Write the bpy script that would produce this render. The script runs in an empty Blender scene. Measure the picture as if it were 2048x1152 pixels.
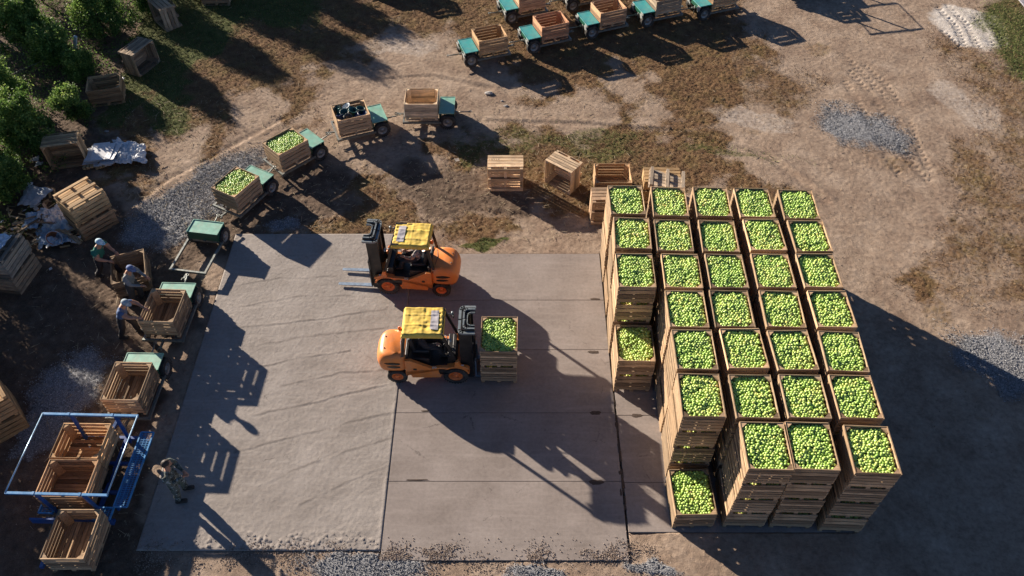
import bpy, bmesh, math, random
import numpy as np
from mathutils import Vector, Matrix, Euler, Quaternion
random.seed(7); RNG = np.random.default_rng(11)
R = math.radians; PI = math.pi
scene = bpy.context.scene
COL = scene.collection

# ------------------------------------------------------------------ camera model (world metres; slab top is z = 0)
FPX, PITCH, HCAM = 1625.4, R(48.9), 18.9
_F = Vector((0, math.cos(PITCH), -math.sin(PITCH))); _U = Vector((1, 0, 0)).cross(_F)
def G(px, py, z=0.0):
    """survey helper: a point read off the 2048 px photograph, back on the level z"""
    d = _F*FPX + Vector((1, 0, 0))*(px-1024) - _U*(py-576)
    t = (z-HCAM)/d.z
    return Vector((d.x*t, d.y*t, z))
GZ = -0.03            # level of the bare ground beside the slab

# ------------------------------------------------------------------ noise (numpy)
_lat = RNG.random((512, 512))
def vnoise(x, y):
    xi = np.floor(x).astype(int); yi = np.floor(y).astype(int)
    fx = x-xi; fy = y-yi; fx = fx*fx*(3-2*fx); fy = fy*fy*(3-2*fy)
    a = _lat[xi % 512, yi % 512]; b = _lat[(xi+1) % 512, yi % 512]
    c = _lat[xi % 512, (yi+1) % 512]; d = _lat[(xi+1) % 512, (yi+1) % 512]
    return (a*(1-fx)+b*fx)*(1-fy)+(c*(1-fx)+d*fx)*fy
def fbm(x, y, s, o=4, off=0.0):
    v = 0; a = .5; t = 0
    for k in range(o):
        v = v+a*vnoise(x*s+13.7*k+off, y*s+7.3*k+off*1.7); t += a; a *= .5; s *= 2.03
    return v/t
def sstep(a, b, x):
    t = np.clip((x-a)/(b-a), 0, 1); return t*t*(3-2*t)

# ------------------------------------------------------------------ materials
def newmat(name):
    m = bpy.data.materials.new(name); m.use_nodes = True
    nt = m.node_tree; b = nt.nodes['Principled BSDF']
    return m, nt, b
def N(nt, typ, **kw):
    n = nt.nodes.new(typ)
    for k, v in kw.items():
        if k in n.inputs.keys() if hasattr(n.inputs, 'keys') else False: n.inputs[k].default_value = v
        else: setattr(n, k, v)
    return n
def noise(nt, scale, detail=4, rough=.55, vec=None):
    n = nt.nodes.new('ShaderNodeTexNoise'); n.inputs['Scale'].default_value = scale
    n.inputs['Detail'].default_value = detail; n.inputs['Roughness'].default_value = rough
    if vec is not None: nt.links.new(vec, n.inputs['Vector'])
    return n
def ramp(nt, fac, stops):
    r = nt.nodes.new('ShaderNodeValToRGB'); cr = r.color_ramp
    while len(cr.elements) < len(stops): cr.elements.new(.5)
    for e, (p, c) in zip(cr.elements, stops):
        e.position = p; e.color = (c[0], c[1], c[2], 1) if hasattr(c, '__len__') else (c, c, c, 1)
    nt.links.new(fac, r.inputs[0]); return r
def mix(nt, fac, a, b, mode='MIX'):
    n = nt.nodes.new('ShaderNodeMix'); n.data_type = 'RGBA'; n.blend_type = mode; n.clamp_factor = True
    for sock, v in ((n.inputs[0], fac), (n.inputs[6], a), (n.inputs[7], b)):
        if isinstance(v, bpy.types.NodeSocket): nt.links.new(v, sock)
        elif isinstance(v, (int, float)): sock.default_value = v if sock == n.inputs[0] else (v, v, v, 1)
        else: sock.default_value = (*v, 1)
    return n.outputs[2]
def math_(nt, op, a, b=0.0, clamp=False):
    n = nt.nodes.new('ShaderNodeMath'); n.operation = op; n.use_clamp = clamp
    for i, v in enumerate((a, b)):
        if isinstance(v, bpy.types.NodeSocket): nt.links.new(v, n.inputs[i])
        else: n.inputs[i].default_value = v
    return n.outputs[0]
def coord(nt, which='Object'):
    return nt.nodes.new('ShaderNodeTexCoord').outputs[which]
def attr(nt, name):
    n = nt.nodes.new('ShaderNodeAttribute'); n.attribute_name = name; return n
def bump(nt, b, h, strength=.5, dist=.01):
    n = nt.nodes.new('ShaderNodeBump'); n.inputs['Strength'].default_value = strength
    n.inputs['Distance'].default_value = dist
    nt.links.new(h, n.inputs['Height']); nt.links.new(n.outputs[0], b.inputs['Normal'])
MATS = {}
def simple(name, col, rough=.6, metal=0.0, var=.25, scale=9, dust=None, bmp=0.0, spec=None):
    """a painted, cloth or rubber surface: base colour with mottling, wear and settled dust"""
    if name in MATS: return MATS[name]
    m, nt, b = newmat(name)
    c = coord(nt); n = noise(nt, scale, 5, .6, c)
    lo = tuple(x*(1-var) for x in col); hi = tuple(min(1, x*(1+var)) for x in col)
    r = ramp(nt, n.outputs[0], [(.3, lo), (.7, hi)]); out = r.outputs[0]
    if dust:
        n2 = noise(nt, 3.5, 6, .7, c); f = ramp(nt, n2.outputs[0], [(.45, 0), (.75, dust)])
        out = mix(nt, f.outputs[0], out, (.32, .26, .2))
    nt.links.new(out, b.inputs['Base Color'])
    rr = ramp(nt, n.outputs[0], [(.2, max(.05, rough-.12)), (.8, min(1, rough+.12))])
    nt.links.new(rr.outputs[0], b.inputs['Roughness']); b.inputs['Metallic'].default_value = metal
    if spec is not None: b.inputs['Specular IOR Level'].default_value = spec
    if bmp:
        n3 = noise(nt, 60, 3, .6, c); bump(nt, b, n3.outputs[0], bmp, .004)
    MATS[name] = m; return m
def wood_mat(name, dark, light, gstain=.5):
    m, nt, b = newmat(name)
    wc = attr(nt, 'wc'); pv = attr(nt, 'pv'); oi = nt.nodes.new('ShaderNodeObjectInfo')
    mp = nt.nodes.new('ShaderNodeMapping'); mp.inputs['Scale'].default_value = (2.2, 34, 34)
    nt.links.new(wc.outputs['Vector'], mp.inputs['Vector'])
    g = noise(nt, 1.0, 6, .65, mp.outputs[0])
    col = ramp(nt, g.outputs[0], [(.25, dark), (.5, tuple((a+b2)/2 for a, b2 in zip(dark, light))), (.72, light)]).outputs[0]
    # planks differ
    k = ramp(nt, pv.outputs['Fac'], [(0, (.4, .37, .35)), (.3, (.8, .77, .73)), (.7, (1.03, 1.0, .95)), (1, (1.3, 1.22, 1.12))]).outputs[0]
    col = mix(nt, 1.0, col, k, 'MULTIPLY')
    # weather stains
    st = noise(nt, 3.1, 5, .7, wc.outputs['Vector'])
    sf = ramp(nt, st.outputs[0], [(.48, 0), (.7, gstain)]).outputs[0]
    col = mix(nt, sf, col, (.13, .115, .1))
    col = mix(nt, 1.0, col, oi.outputs['Color'], 'MULTIPLY')
    rb = ramp(nt, oi.outputs['Random'], [(0, .82), (1, 1.12)]).outputs[0]
    col = mix(nt, 1.0, col, rb, 'MULTIPLY')
    nt.links.new(col, b.inputs['Base Color'])
    b.inputs['Roughness'].default_value = .8; b.inputs['Specular IOR Level'].default_value = .25
    bump(nt, b, g.outputs[0], .5, .003)
    MATS[name] = m; return m
WOOD = wood_mat('bin_wood', (.25, .18, .115), (.7, .565, .41))
FRESH = wood_mat('fresh_pallet_wood', (.33, .24, .13), (.6, .47, .29), .3)

# ------------------------------------------------------------------ mesh builder
class MB:
    def __init__(s): s.v = []; s.f = []; s.m = []; s.wc = []; s.pv = []; s.sm = []
    def add(s, verts, faces, mi=0, wc=None, pv=None, smooth=False):
        o = len(s.v); pv = random.random() if pv is None else pv
        off = random.random()*50
        s.v += [tuple(v) for v in verts]
        s.wc += [(c[0]+off, c[1]+off, c[2]) for c in wc] if wc is not None else [(v[0]+off, v[1]+off, v[2]) for v in verts]
        s.pv += [pv]*len(verts)
        for f in faces: s.f.append(tuple(o+i for i in f)); s.m.append(mi); s.sm.append(smooth)
        return s
    def box(s, c, d, rot=None, mi=0, pv=None, wob=0.0):
        h = [x/2 for x in d]; L = []
        for sx in (-1, 1):
            for sy in (-1, 1):
                for sz in (-1, 1): L.append(Vector((sx*h[0], sy*h[1], sz*h[2])))
        ax = sorted(range(3), key=lambda i: -d[i])
        wc = [(p[ax[0]], p[ax[1]], p[ax[2]]) for p in L]
        if wob: L = [p+Vector([random.uniform(-wob, wob) for _ in range(3)]) for p in L]
        M = rot.to_3x3() if rot is not None else None
        c = Vector(c)
        V = [(M @ p if M else p)+c for p in L]
        return s.add(V, [(0, 1, 3, 2), (4, 6, 7, 5), (0, 4, 5, 1), (2, 3, 7, 6), (0, 2, 6, 4), (1, 5, 7, 3)], mi, wc, pv)
    def bevbox(s, c, d, r=.02, rot=None, mi=0, seg=2, smooth=True):
        bm = bmesh.new(); bmesh.ops.create_cube(bm, size=1)
        bmesh.ops.scale(bm, vec=d, verts=bm.verts)
        bmesh.ops.bevel(bm, geom=bm.edges[:], offset=r, segments=seg, profile=.6, affect='EDGES')
        M = rot.to_3x3() if rot is not None else Matrix.Identity(3)
        bm.verts.index_update()
        s.add([(M @ v.co)+Vector(c) for v in bm.verts], [[v.index for v in f.verts] for f in bm.faces], mi, smooth=smooth)
        bm.free(); return s
    def beam(s, a, b, w, h, mi=0, roll=0):
        a, b = Vector(a), Vector(b); d = b-a
        q = d.to_track_quat('X', 'Z') @ Quaternion((1, 0, 0), roll)
        return s.box((a+b)/2, (d.length, w, h), q.to_matrix(), mi)
    def tube(s, pts, rad, n=8, mi=0, cap=True, smooth=True):
        pts = [Vector(p) for p in pts]; k = len(pts)
        rad = rad if hasattr(rad, '__len__') else [rad]*k
        V = []; F = []; up = None
        for i, p in enumerate(pts):
            t = (pts[min(i+1, k-1)]-pts[max(i-1, 0)]).normalized()
            if up is None:
                up = Vector((0, 0, 1)) if abs(t.z) < .9 else Vector((1, 0, 0))
            u = (up - t*up.dot(t)).normalized(); w = t.cross(u); up = u
            for j in range(n):
                a = 2*PI*j/n; V.append(p+(u*math.cos(a)+w*math.sin(a))*rad[i])
        for i in range(k-1):
            for j in range(n):
                F.append((i*n+j, i*n+(j+1) % n, (i+1)*n+(j+1) % n, (i+1)*n+j))
        if cap: F += [tuple(reversed(range(n))), tuple(range((k-1)*n, k*n))]
        return s.add(V, F, mi, smooth=smooth)
    def lathe(s, prof, axis='Z', c=(0, 0, 0), n=24, mi=0, smooth=True, rot=None, ring=False):
        """prof: (radius, height) pairs"""
        V = []; F = []; k = len(prof); c = Vector(c)
        for r, h in prof:
            for j in range(n):
                a = 2*PI*j/n; x, y = r*math.cos(a), r*math.sin(a)
                p = Vector((x, y, h)) if axis == 'Z' else (Vector((x, h, y)) if axis == 'Y' else Vector((h, x, y)))
                if rot is not None: p = rot @ p
                V.append(p+c)
        for i in range(k-1):
            for j in range(n): F.append((i*n+j, i*n+(j+1) % n, (i+1)*n+(j+1) % n, (i+1)*n+j))
        if ring: F += [((k-1)*n+j, (k-1)*n+(j+1) % n, (j+1) % n, j) for j in range(n)]
        else: F += [tuple(reversed(range(n))), tuple(range((k-1)*n, k*n))]
        return s.add(V, F, mi, smooth=smooth)
    def prism(s, poly, y0, y1, axis='Y', mi=0, smooth=False):
        n = len(poly)
        if axis == 'Y': V = [(x, y0, z) for x, z in poly]+[(x, y1, z) for x, z in poly]
        else: V = [(x, y, y0) for x, y in poly]+[(x, y, y1) for x, y in poly]
        F = [tuple(range(n)), tuple(reversed(range(n, 2*n)))]
        F += [(i, i+n, (i+1) % n+n, (i+1) % n) for i in range(n)]
        return s.add(V, F, mi, smooth=smooth)
    def build(s, name, mats, parent=None, bevel=0.0):
        me = bpy.data.meshes.new(name); me.from_pydata(s.v, [], s.f)
        mats = mats if isinstance(mats, (list, tuple)) else [mats]
        for m in mats: me.materials.append(m)
        me.polygons.foreach_set('material_index', s.m); me.polygons.foreach_set('use_smooth', s.sm)
        a = me.attributes.new('wc', 'FLOAT_VECTOR', 'POINT'); a.data.foreach_set('vector', np.array(s.wc, dtype=np.float32).ravel())
        a = me.attributes.new('pv', 'FLOAT', 'POINT'); a.data.foreach_set('value', np.array(s.pv, dtype=np.float32))
        me.update()
        bm = bmesh.new(); bm.from_mesh(me); bmesh.ops.recalc_face_normals(bm, faces=bm.faces[:]); bm.to_mesh(me); bm.free()
        o = bpy.data.objects.new(name, me); COL.objects.link(o)
        if parent is not None: o.parent = parent
        if bevel:
            b = o.modifiers.new('Bevel', 'BEVEL'); b.width = bevel; b.segments = 2; b.limit_method = 'ANGLE'
        return o
def npmesh(name, V, F, mat, smooth=False, attrs=None, parent=None):
    """fast mesh from arrays; F is an (n,3) or (n,4) array"""
    me = bpy.data.meshes.new(name); n, k = F.shape
    me.vertices.add(len(V)); me.vertices.foreach_set('co', np.asarray(V, np.float32).ravel())
    me.loops.add(n*k); me.loops.foreach_set('vertex_index', F.astype(np.int32).ravel())
    me.polygons.add(n); me.polygons.foreach_set('loop_start', np.arange(0, n*k, k, dtype=np.int32))
    me.polygons.foreach_set('loop_total', np.full(n, k, np.int32))
    me.polygons.foreach_set('use_smooth', np.full(n, smooth, bool))
    me.update(calc_edges=True)
    for an, arr in (attrs or {}).items():
        arr = np.asarray(arr, np.float32)
        if arr.ndim == 1: a = me.attributes.new(an, 'FLOAT', 'POINT'); a.data.foreach_set('value', arr)
        else: a = me.attributes.new(an, 'FLOAT_VECTOR', 'POINT'); a.data.foreach_set('vector', arr.ravel())
    me.materials.append(mat)
    o = bpy.data.objects.new(name, me); COL.objects.link(o)
    if parent is not None: o.parent = parent
    return o

def tag(o, label=None, cat=None, group=None, kind=None):
    if label: o['label'] = label
    if cat: o['category'] = cat
    if group: o['group'] = group
    if kind: o['kind'] = kind
    return o
def thing(name, label, cat, loc=(0, 0, 0), rz=0.0, group=None, mat=None):
    o = bpy.data.objects.new(name, None); COL.objects.link(o); o.empty_display_size = .2
    if mat is not None: o.matrix_world = mat
    else: o.location = loc; o.rotation_euler = (0, 0, rz)
    return tag(o, label, cat, group)
KIDS = {}
def kids(o):
    if o.name not in KIDS: KIDS[o.name] = [c for c in bpy.data.objects if c.parent == o]
    return KIDS[o.name]
def dup(src, mat, label, group=None, tint=None):
    """copy a thing with its parts and their sub-parts"""
    c = src.copy(); COL.objects.link(c); c.matrix_world = mat; c['label'] = label
    if group: c['group'] = group
    for ch in kids(src):
        d = ch.copy(); COL.objects.link(d); d.parent = c
        if tint: d.color = tint
        for g in kids(ch):
            e = g.copy(); COL.objects.link(e); e.parent = d
            if tint: e.color = tint
    return c
def TR(loc, rz=0.0, sc=(1, 1, 1)):
    return Matrix.LocRotScale(Vector(loc), Euler((0, 0, rz)), Vector(sc))
def AX(loc, ex, ez, sc=(1, 1, 1)):
    """matrix at loc whose local x runs along ex and whose local z runs along ez"""
    ez = Vector(ez).normalized(); ex = Vector(ex); ex = (ex-ez*ex.dot(ez)).normalized(); ey = ez.cross(ex)
    M = Matrix((ex, ey, ez)).transposed().to_4x4(); M.translation = Vector(loc)
    return M @ Matrix.Diagonal((*sc, 1))

# ================================================================== THE GROUND
def zone_map():
    """ground cover surveyed on a coarse grid: runs of (kind, cells); 0 green grass, 1 dry grass, 2 dirt, 3 sand, 4 soil"""
    runs = [
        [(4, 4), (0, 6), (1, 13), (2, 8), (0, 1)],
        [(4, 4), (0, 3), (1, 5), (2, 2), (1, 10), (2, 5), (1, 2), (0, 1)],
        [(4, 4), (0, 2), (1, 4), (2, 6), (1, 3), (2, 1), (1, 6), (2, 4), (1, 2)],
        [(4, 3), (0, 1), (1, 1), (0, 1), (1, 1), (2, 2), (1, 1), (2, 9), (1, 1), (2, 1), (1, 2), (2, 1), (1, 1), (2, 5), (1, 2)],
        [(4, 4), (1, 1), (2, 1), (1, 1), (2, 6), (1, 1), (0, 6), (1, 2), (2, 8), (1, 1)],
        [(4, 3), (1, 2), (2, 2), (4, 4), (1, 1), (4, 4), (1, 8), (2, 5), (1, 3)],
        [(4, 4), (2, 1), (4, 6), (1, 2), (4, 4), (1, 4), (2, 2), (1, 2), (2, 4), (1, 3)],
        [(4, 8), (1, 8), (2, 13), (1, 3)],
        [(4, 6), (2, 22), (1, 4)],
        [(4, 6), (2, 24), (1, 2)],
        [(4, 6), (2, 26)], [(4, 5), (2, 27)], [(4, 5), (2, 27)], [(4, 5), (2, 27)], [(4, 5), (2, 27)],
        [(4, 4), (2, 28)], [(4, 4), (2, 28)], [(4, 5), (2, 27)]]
    out = []
    for r in runs:
        line = [k for k, n in r for _ in range(n)]
        out.append((line+[line[-1]]*32)[:32])
    return np.array(out)
ZM = zone_map()
def to_px(x, y):
    dz = -HCAM; zc = y*_F.y+dz*_F.z; u = y*_U.y+dz*_U.z
    zc = np.maximum(zc, .5)
    return 1024+FPX*x/zc, 576-FPX*u/zc
def cover(x, y):
    """weights of green, dry grass, dirt, sand, soil at ground points (surveyed map, warped edges)"""
    wx = x+(fbm(x, y, .8, 4, 3)-.5)*2.6; wy = y+(fbm(x, y, .8, 4, 9)-.5)*2.6
    px, py = to_px(wx, wy)
    cx = np.clip(px/64-.5, 0, 30.999); cy = np.clip(py/64-.5, 0, 16.999)
    xi = cx.astype(int); yi = cy.astype(int); fx = cx-xi; fy = cy-yi
    out = []
    for k in range(5):
        Z = (ZM == k).astype(float)
        out.append((Z[yi, xi]*(1-fx)+Z[yi, xi+1]*fx)*(1-fy)+(Z[yi+1, xi]*(1-fx)+Z[yi+1, xi+1]*fx)*fy)
    return out
def blob(x, y, px, py, rx, ry, rot=0.0, warp=.5, soft=.35):
    c = G(px, py, 0); ca, sa = math.cos(R(rot)), math.sin(R(rot))
    dx = x-c.x+(fbm(x, y, 1.3, 4, px*.01)-.5)*warp*2; dy = y-c.y+(fbm(x, y, 1.3, 4, py*.01+5)-.5)*warp*2
    u = (dx*ca+dy*sa)/rx; v = (-dx*sa+dy*ca)/ry
    return sstep(1+soft, 1-soft, np.sqrt(u*u+v*v))
GRAVEL = [(1728, 258, 1.6, 1.05, -25), (400, 385, 1.05, 2.6, -30), (340, 425, 1.1, 1.6, -20), (470, 330, 1.2, .6, 10), (140, 765, .75, 1.1, -10),
          (90, 850, .5, .8, 0), (2010, 720, 1.6, .95, -35), (720, 1140, 1.5, .45, 0), (1090, 1150, .9, .25, 0),
          (1320, 1148, .6, .2, 0), (565, 455, .55, .3, 0)]
SAND = [(1940, 52, 1.35, 1.75, 20), (1960, 230, 1.0, 1.3, 0), (800, 90, 2.0, .9, 0), (1500, 235, 1.9, .5, -20), (1900, 190, .8, 1.0, 0)]
def gravel_mask(x, y):
    g = np.zeros_like(x)
    for a in GRAVEL: g = np.maximum(g, blob(x, y, *a, .6, .55))
    return g
def sand_mask(x, y):
    g = np.zeros_like(x)
    for i, a in enumerate(SAND): g = np.maximum(g, blob(x, y, *a)*(1.1 if i == 0 else .42))
    return g
def in_slab(x, y, m=0.0):
    return ((x > -9.05-m) & (x < -3.15) & (y > 8.1-m) & (y < 18.84+m)) | ((x >= -3.15) & (x < 2.83) & (y > 7.85-m) & (y < 17.95+m)) | ((x >= 2.83) & (x < 8.45+m) & (y > 8.56-m) & (y < 17.95+m))
def ridge(x, y, pts, w, amp):
    """a raised or sunk line along a polyline of world points"""
    out = np.zeros_like(x); d = np.full_like(x, 9.0)
    for (ax, ay), (bx, by) in zip(pts[:-1], pts[1:]):
        L2 = (bx-ax)**2+(by-ay)**2; t = np.clip(((x-ax)*(bx-ax)+(y-ay)*(by-ay))/L2, 0, 1)
        d = np.minimum(d, np.hypot(x-ax-t*(bx-ax), y-ay-t*(by-ay)))
    return amp*np.exp(-(d/w)**2)
def track(x, y, pts, w=.17, amp=-.02, step=.24):
    """a tyre track with chevron lugs along a polyline of world points"""
    out = np.zeros_like(x); s0 = 0
    for (ax, ay), (bx, by) in zip(pts[:-1], pts[1:]):
        L = math.hypot(bx-ax, by-ay); tx, ty = (bx-ax)/L, (by-ay)/L
        s = (x-ax)*tx+(y-ay)*ty; n = -(x-ax)*ty+(y-ay)*tx
        inside = (s >= 0) & (s < L) & (np.abs(n) < w)
        ph = ((s+s0+np.abs(n)*.7)/step) % 1.0
        h = amp*(.1+1.0*(ph < .45))*sstep(w, w*.75, np.abs(n))
        br = vnoise(x*1.1+5, y*1.1) ; h = h*sstep(.15, .6, br)
        out = np.where(inside, h, out); s0 += L
    return out
def pxl(*pts): return [tuple(G(a, b, 0)[:2]) for a, b in pts]
TRACKS = [pxl((1690, 110), (1730, 150), (1770, 190), (1800, 240)), pxl((1700, 140), (1740, 185), (1775, 235)),
          pxl((1800, 290), (1830, 330), (1860, 360)), pxl((1875, 12), (1912, 50), (1930, 95)), pxl((1895, 8), (1935, 48), (1955, 92)), pxl((1918, 6), (1962, 46), (1985, 90)),
          pxl((1940, 5), (1988, 45), (2010, 92)),
          pxl((1730, 130), (1775, 170), (1815, 230), (1835, 290), (1860, 340)), pxl((1885, 60), (1925, 100)), pxl((1690, 160), (1720, 210), (1770, 300), (1800, 350))]
RUTS = [pxl((250, 420), (330, 360), (430, 310), (560, 240), (700, 200)), pxl((960, 240), (1150, 245), (1350, 260), (1530, 310), (1650, 400)),
        pxl((700, 160), (850, 150), (980, 175)), pxl((200, 640), (240, 700), (330, 740)), pxl((860, 390), (960, 420), (1060, 430))]
def ground():
    xs = np.concatenate([-np.geomspace(1800, 25, 26), np.arange(-24, 24.01, .05), np.geomspace(25, 1800, 26)])
    ys = np.concatenate([-np.geomspace(1800, 7, 22), np.array([-3, 0, 3, 5.5]), np.arange(6.6, 35.01, .05), np.geomspace(36.5, 3000, 26)])
    X, Y = np.meshgrid(xs, ys, indexing='ij'); x = X.ravel(); y = Y.ravel()
    Gn, g, d, p, m = cover(x, y)
    gr = gravel_mask(x, y); sd = np.clip(p+sand_mask(x, y), 0, 1)
    n1 = fbm(x, y, 1.1, 5, 20); n2 = fbm(x, y, 5.5, 3, 40); n3 = fbm(x, y, 15, 2, 60); nh = RNG.random(len(x))
    gg = np.clip(g+Gn, 0, 1)
    grass = sstep(.34, .92, gg*.62+n1*.5+(fbm(x, y, 2.6, 3, 52)-.5)*.3-.12*(x > 11))*(1-gr)*(1-sd*.8)*(1.05-.35*(x > 9))
    grass = np.clip(grass*(gg > .01)+.5*sstep(.6, .8, fbm(x, y, .55, 5, 71))*(1-gr)*(x > 2), 0, 1)
    green = sstep(.45, .95, Gn*.65+fbm(x, y, .7, 4, 77)*.55)*np.clip(Gn*3, 0, 1)*(1.15-.6*(x > -9))
    for b in [(1180, 275, 2.2, .5, 0), (1430, 300, 1.6, .35, -15)]: green = np.maximum(green, blob(x, y, *b)*.5)
    for b in [(960, 488, .8, .22, 0), (2050, 110, 1.15, 3.4, 0), (2025, 50, 1.1, 2.2, 0), (560, 20, 1.8, 1.0, 0), (330, 210, .8, 1.0, 0),
              (350, 245, .7, .8, 0), (150, 400, .8, .4, 0)]:
        green = np.maximum(green, blob(x, y, *b)*.75); 
    grass = np.maximum(grass, sstep(.3, .7, green)*.8)*(1-gr)*(1-sd*.7)
    z = np.full_like(x, GZ)
    z += (fbm(x, y, .35, 3, 5)-.5)*.07*(1-in_slab(x, y, 1.5))
    z += grass*(n2-.5)*.03+grass*(n3-.5)*.045+grass*(nh-.5)*.022
    z += (1-grass)*((n2-.5)*.014+(n3-.5)*.016+(nh-.5)*.004)
    z += gr*(.02+(RNG.random(len(x))-.5)*.018)
    z += m*((n3-.5)*.02+(n2-.5)*.006+(nh-.5)*.014)
    rough = sstep(.5, .7, fbm(x, y, .5, 3, 90))
    for t in TRACKS: z += track(x, y, t)*(1.25 if t[0][0] > 15.5 else .8)+ridge(x, y, t, .2, -.012)
    for t in RUTS: z += ridge(x, y, t, .16, -.03)+ridge(x, y, [(a+.3, b+.12) for a, b in t], .12, .025)
    # heaped soil clods along the lower slab edge
    e = np.exp(-((y-7.9)/.25)**2)*(x > -6)*(x < 7)*.7
    z += e*np.clip(n1-.4, 0, 1)*nh*.09
    fr = sstep(3.2, 4.2, x)*sstep(10.5, 9.2, y)*sstep(6.3, 7.6, y)+sstep(8.0, 8.6, x)*sstep(11.5, 9.5, x)*sstep(19, 17, y)
    z = z+np.clip(fr, 0, 1)*.026
    sl = in_slab(x, y, -.03)
    z = np.where(sl, np.minimum(z, -.16), z)
    edge = in_slab(x, y, .1) & ~in_slab(x, y, 0)
    z = np.where(edge, np.minimum(z, .006), z)
    far = (np.abs(x) > 24.5) | (y < 6.3) | (y > 35.5); z = np.where(far, GZ, z)
    V = np.stack([x, y, z], 1); nx, ny = len(xs), len(ys)
    I = np.arange(nx*ny).reshape(nx, ny)
    F = np.stack([I[:-1, :-1].ravel(), I[1:, :-1].ravel(), I[1:, 1:].ravel(), I[:-1, 1:].ravel()], 1)
    mat, nt, b = newmat('ground_cover')
    A = attr(nt, 'cov'); B = attr(nt, 'cov2'); sa = nt.nodes.new('ShaderNodeSeparateXYZ'); nt.links.new(A.outputs['Vector'], sa.inputs[0])
    sb = nt.nodes.new('ShaderNodeSeparateXYZ'); nt.links.new(B.outputs['Vector'], sb.inputs[0])
    c = coord(nt)
    nA = noise(nt, .9, 8, .65, c); nB = noise(nt, 7, 6, .7, c); nC = noise(nt, 42, 4, .7, c); nD = noise(nt, 2.7, 6, .7, c)
    dirt = ramp(nt, nA.outputs[0], [(.28, (.225, .155, .112)), (.5, (.33, .245, .18)), (.72, (.42, .325, .248))]).outputs[0]
    dk = ramp(nt, nB.outputs[0], [(.3, .66), (.62, 1.12)]).outputs[0]; dirt = mix(nt, 1, dirt, dk, 'MULTIPLY')
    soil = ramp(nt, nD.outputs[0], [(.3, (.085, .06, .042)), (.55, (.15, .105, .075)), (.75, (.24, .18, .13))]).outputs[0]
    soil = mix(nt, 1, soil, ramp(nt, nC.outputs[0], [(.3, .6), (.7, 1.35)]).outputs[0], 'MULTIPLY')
    dry = ramp(nt, nD.outputs[0], [(.25, (.09, .05, .028)), (.45, (.155, .09, .048)), (.6, (.2, .125, .062)), (.78, (.26, .18, .105))]).outputs[0]
    dry = mix(nt, ramp(nt, nA.outputs[0], [(.48, 0), (.66, .6)]).outputs[0], dry, mix(nt, 1, dry, (.85, 1.08, .75), 'MULTIPLY'))
    dry = mix(nt, 1, dry, ramp(nt, nC.outputs[0], [(.3, .5), (.7, 1.5)]).outputs[0], 'MULTIPLY')
    grn = ramp(nt, nD.outputs[0], [(.3, (.05, .062, .018)), (.55, (.095, .11, .034)), (.75, (.155, .15, .06))]).outputs[0]
    grn = mix(nt, 1, grn, ramp(nt, nC.outputs[0], [(.3, .5), (.7, 1.5)]).outputs[0], 'MULTIPLY')
    sand = ramp(nt, nD.outputs[0], [(.3, (.42, .37, .32)), (.7, (.66, .61, .55))]).outputs[0]
    vo = nt.nodes.new('ShaderNodeTexVoronoi'); vo.inputs['Scale'].default_value = 42; nt.links.new(c, vo.inputs['Vector'])
    grv = ramp(nt, vo.outputs['Color'], [(.1, (.13, .133, .14)), (.6, (.26, .262, .27)), (.95, (.45, .45, .45))]).outputs[0]
    def brk(v, w=.55):   # break a mask up with noise
        s_ = math_(nt, 'ADD', v, math_(nt, 'MULTIPLY', math_(nt, 'SUBTRACT', nB.outputs[0], .5), w*1.3))
        s_ = math_(nt, 'ADD', s_, math_(nt, 'MULTIPLY', math_(nt, 'SUBTRACT', nC.outputs[0], .5), w))
        return ramp(nt, s_, [(.28, 0), (.72, 1)]).outputs[0]
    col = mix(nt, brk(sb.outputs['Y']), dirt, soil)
    col = mix(nt, brk(sb.outputs['X'], .4), col, sand)
    col = mix(nt, brk(sa.outputs['X'], .9), col, dry)
    col = mix(nt, brk(sa.outputs['Y'], .9), col, grn)
    col = mix(nt, brk(sa.outputs['Z'], .6), col, grv)
    nt.links.new(col, b.inputs['Base Color']); b.inputs['Roughness'].default_value = .95; b.inputs['Specular IOR Level'].default_value = .15
    h = math_(nt, 'ADD', math_(nt, 'MULTIPLY', nC.outputs[0], 1.0), math_(nt, 'MULTIPLY', nB.outputs[0], 1.2))
    bump(nt, b, h, .55, .03)
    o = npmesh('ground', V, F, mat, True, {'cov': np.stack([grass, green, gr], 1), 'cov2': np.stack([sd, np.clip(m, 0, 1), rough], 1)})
    tag(o, 'bare pinkish dirt ground with dry grass, gravel and tyre tracks', 'ground', kind='structure')
ground()

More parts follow.
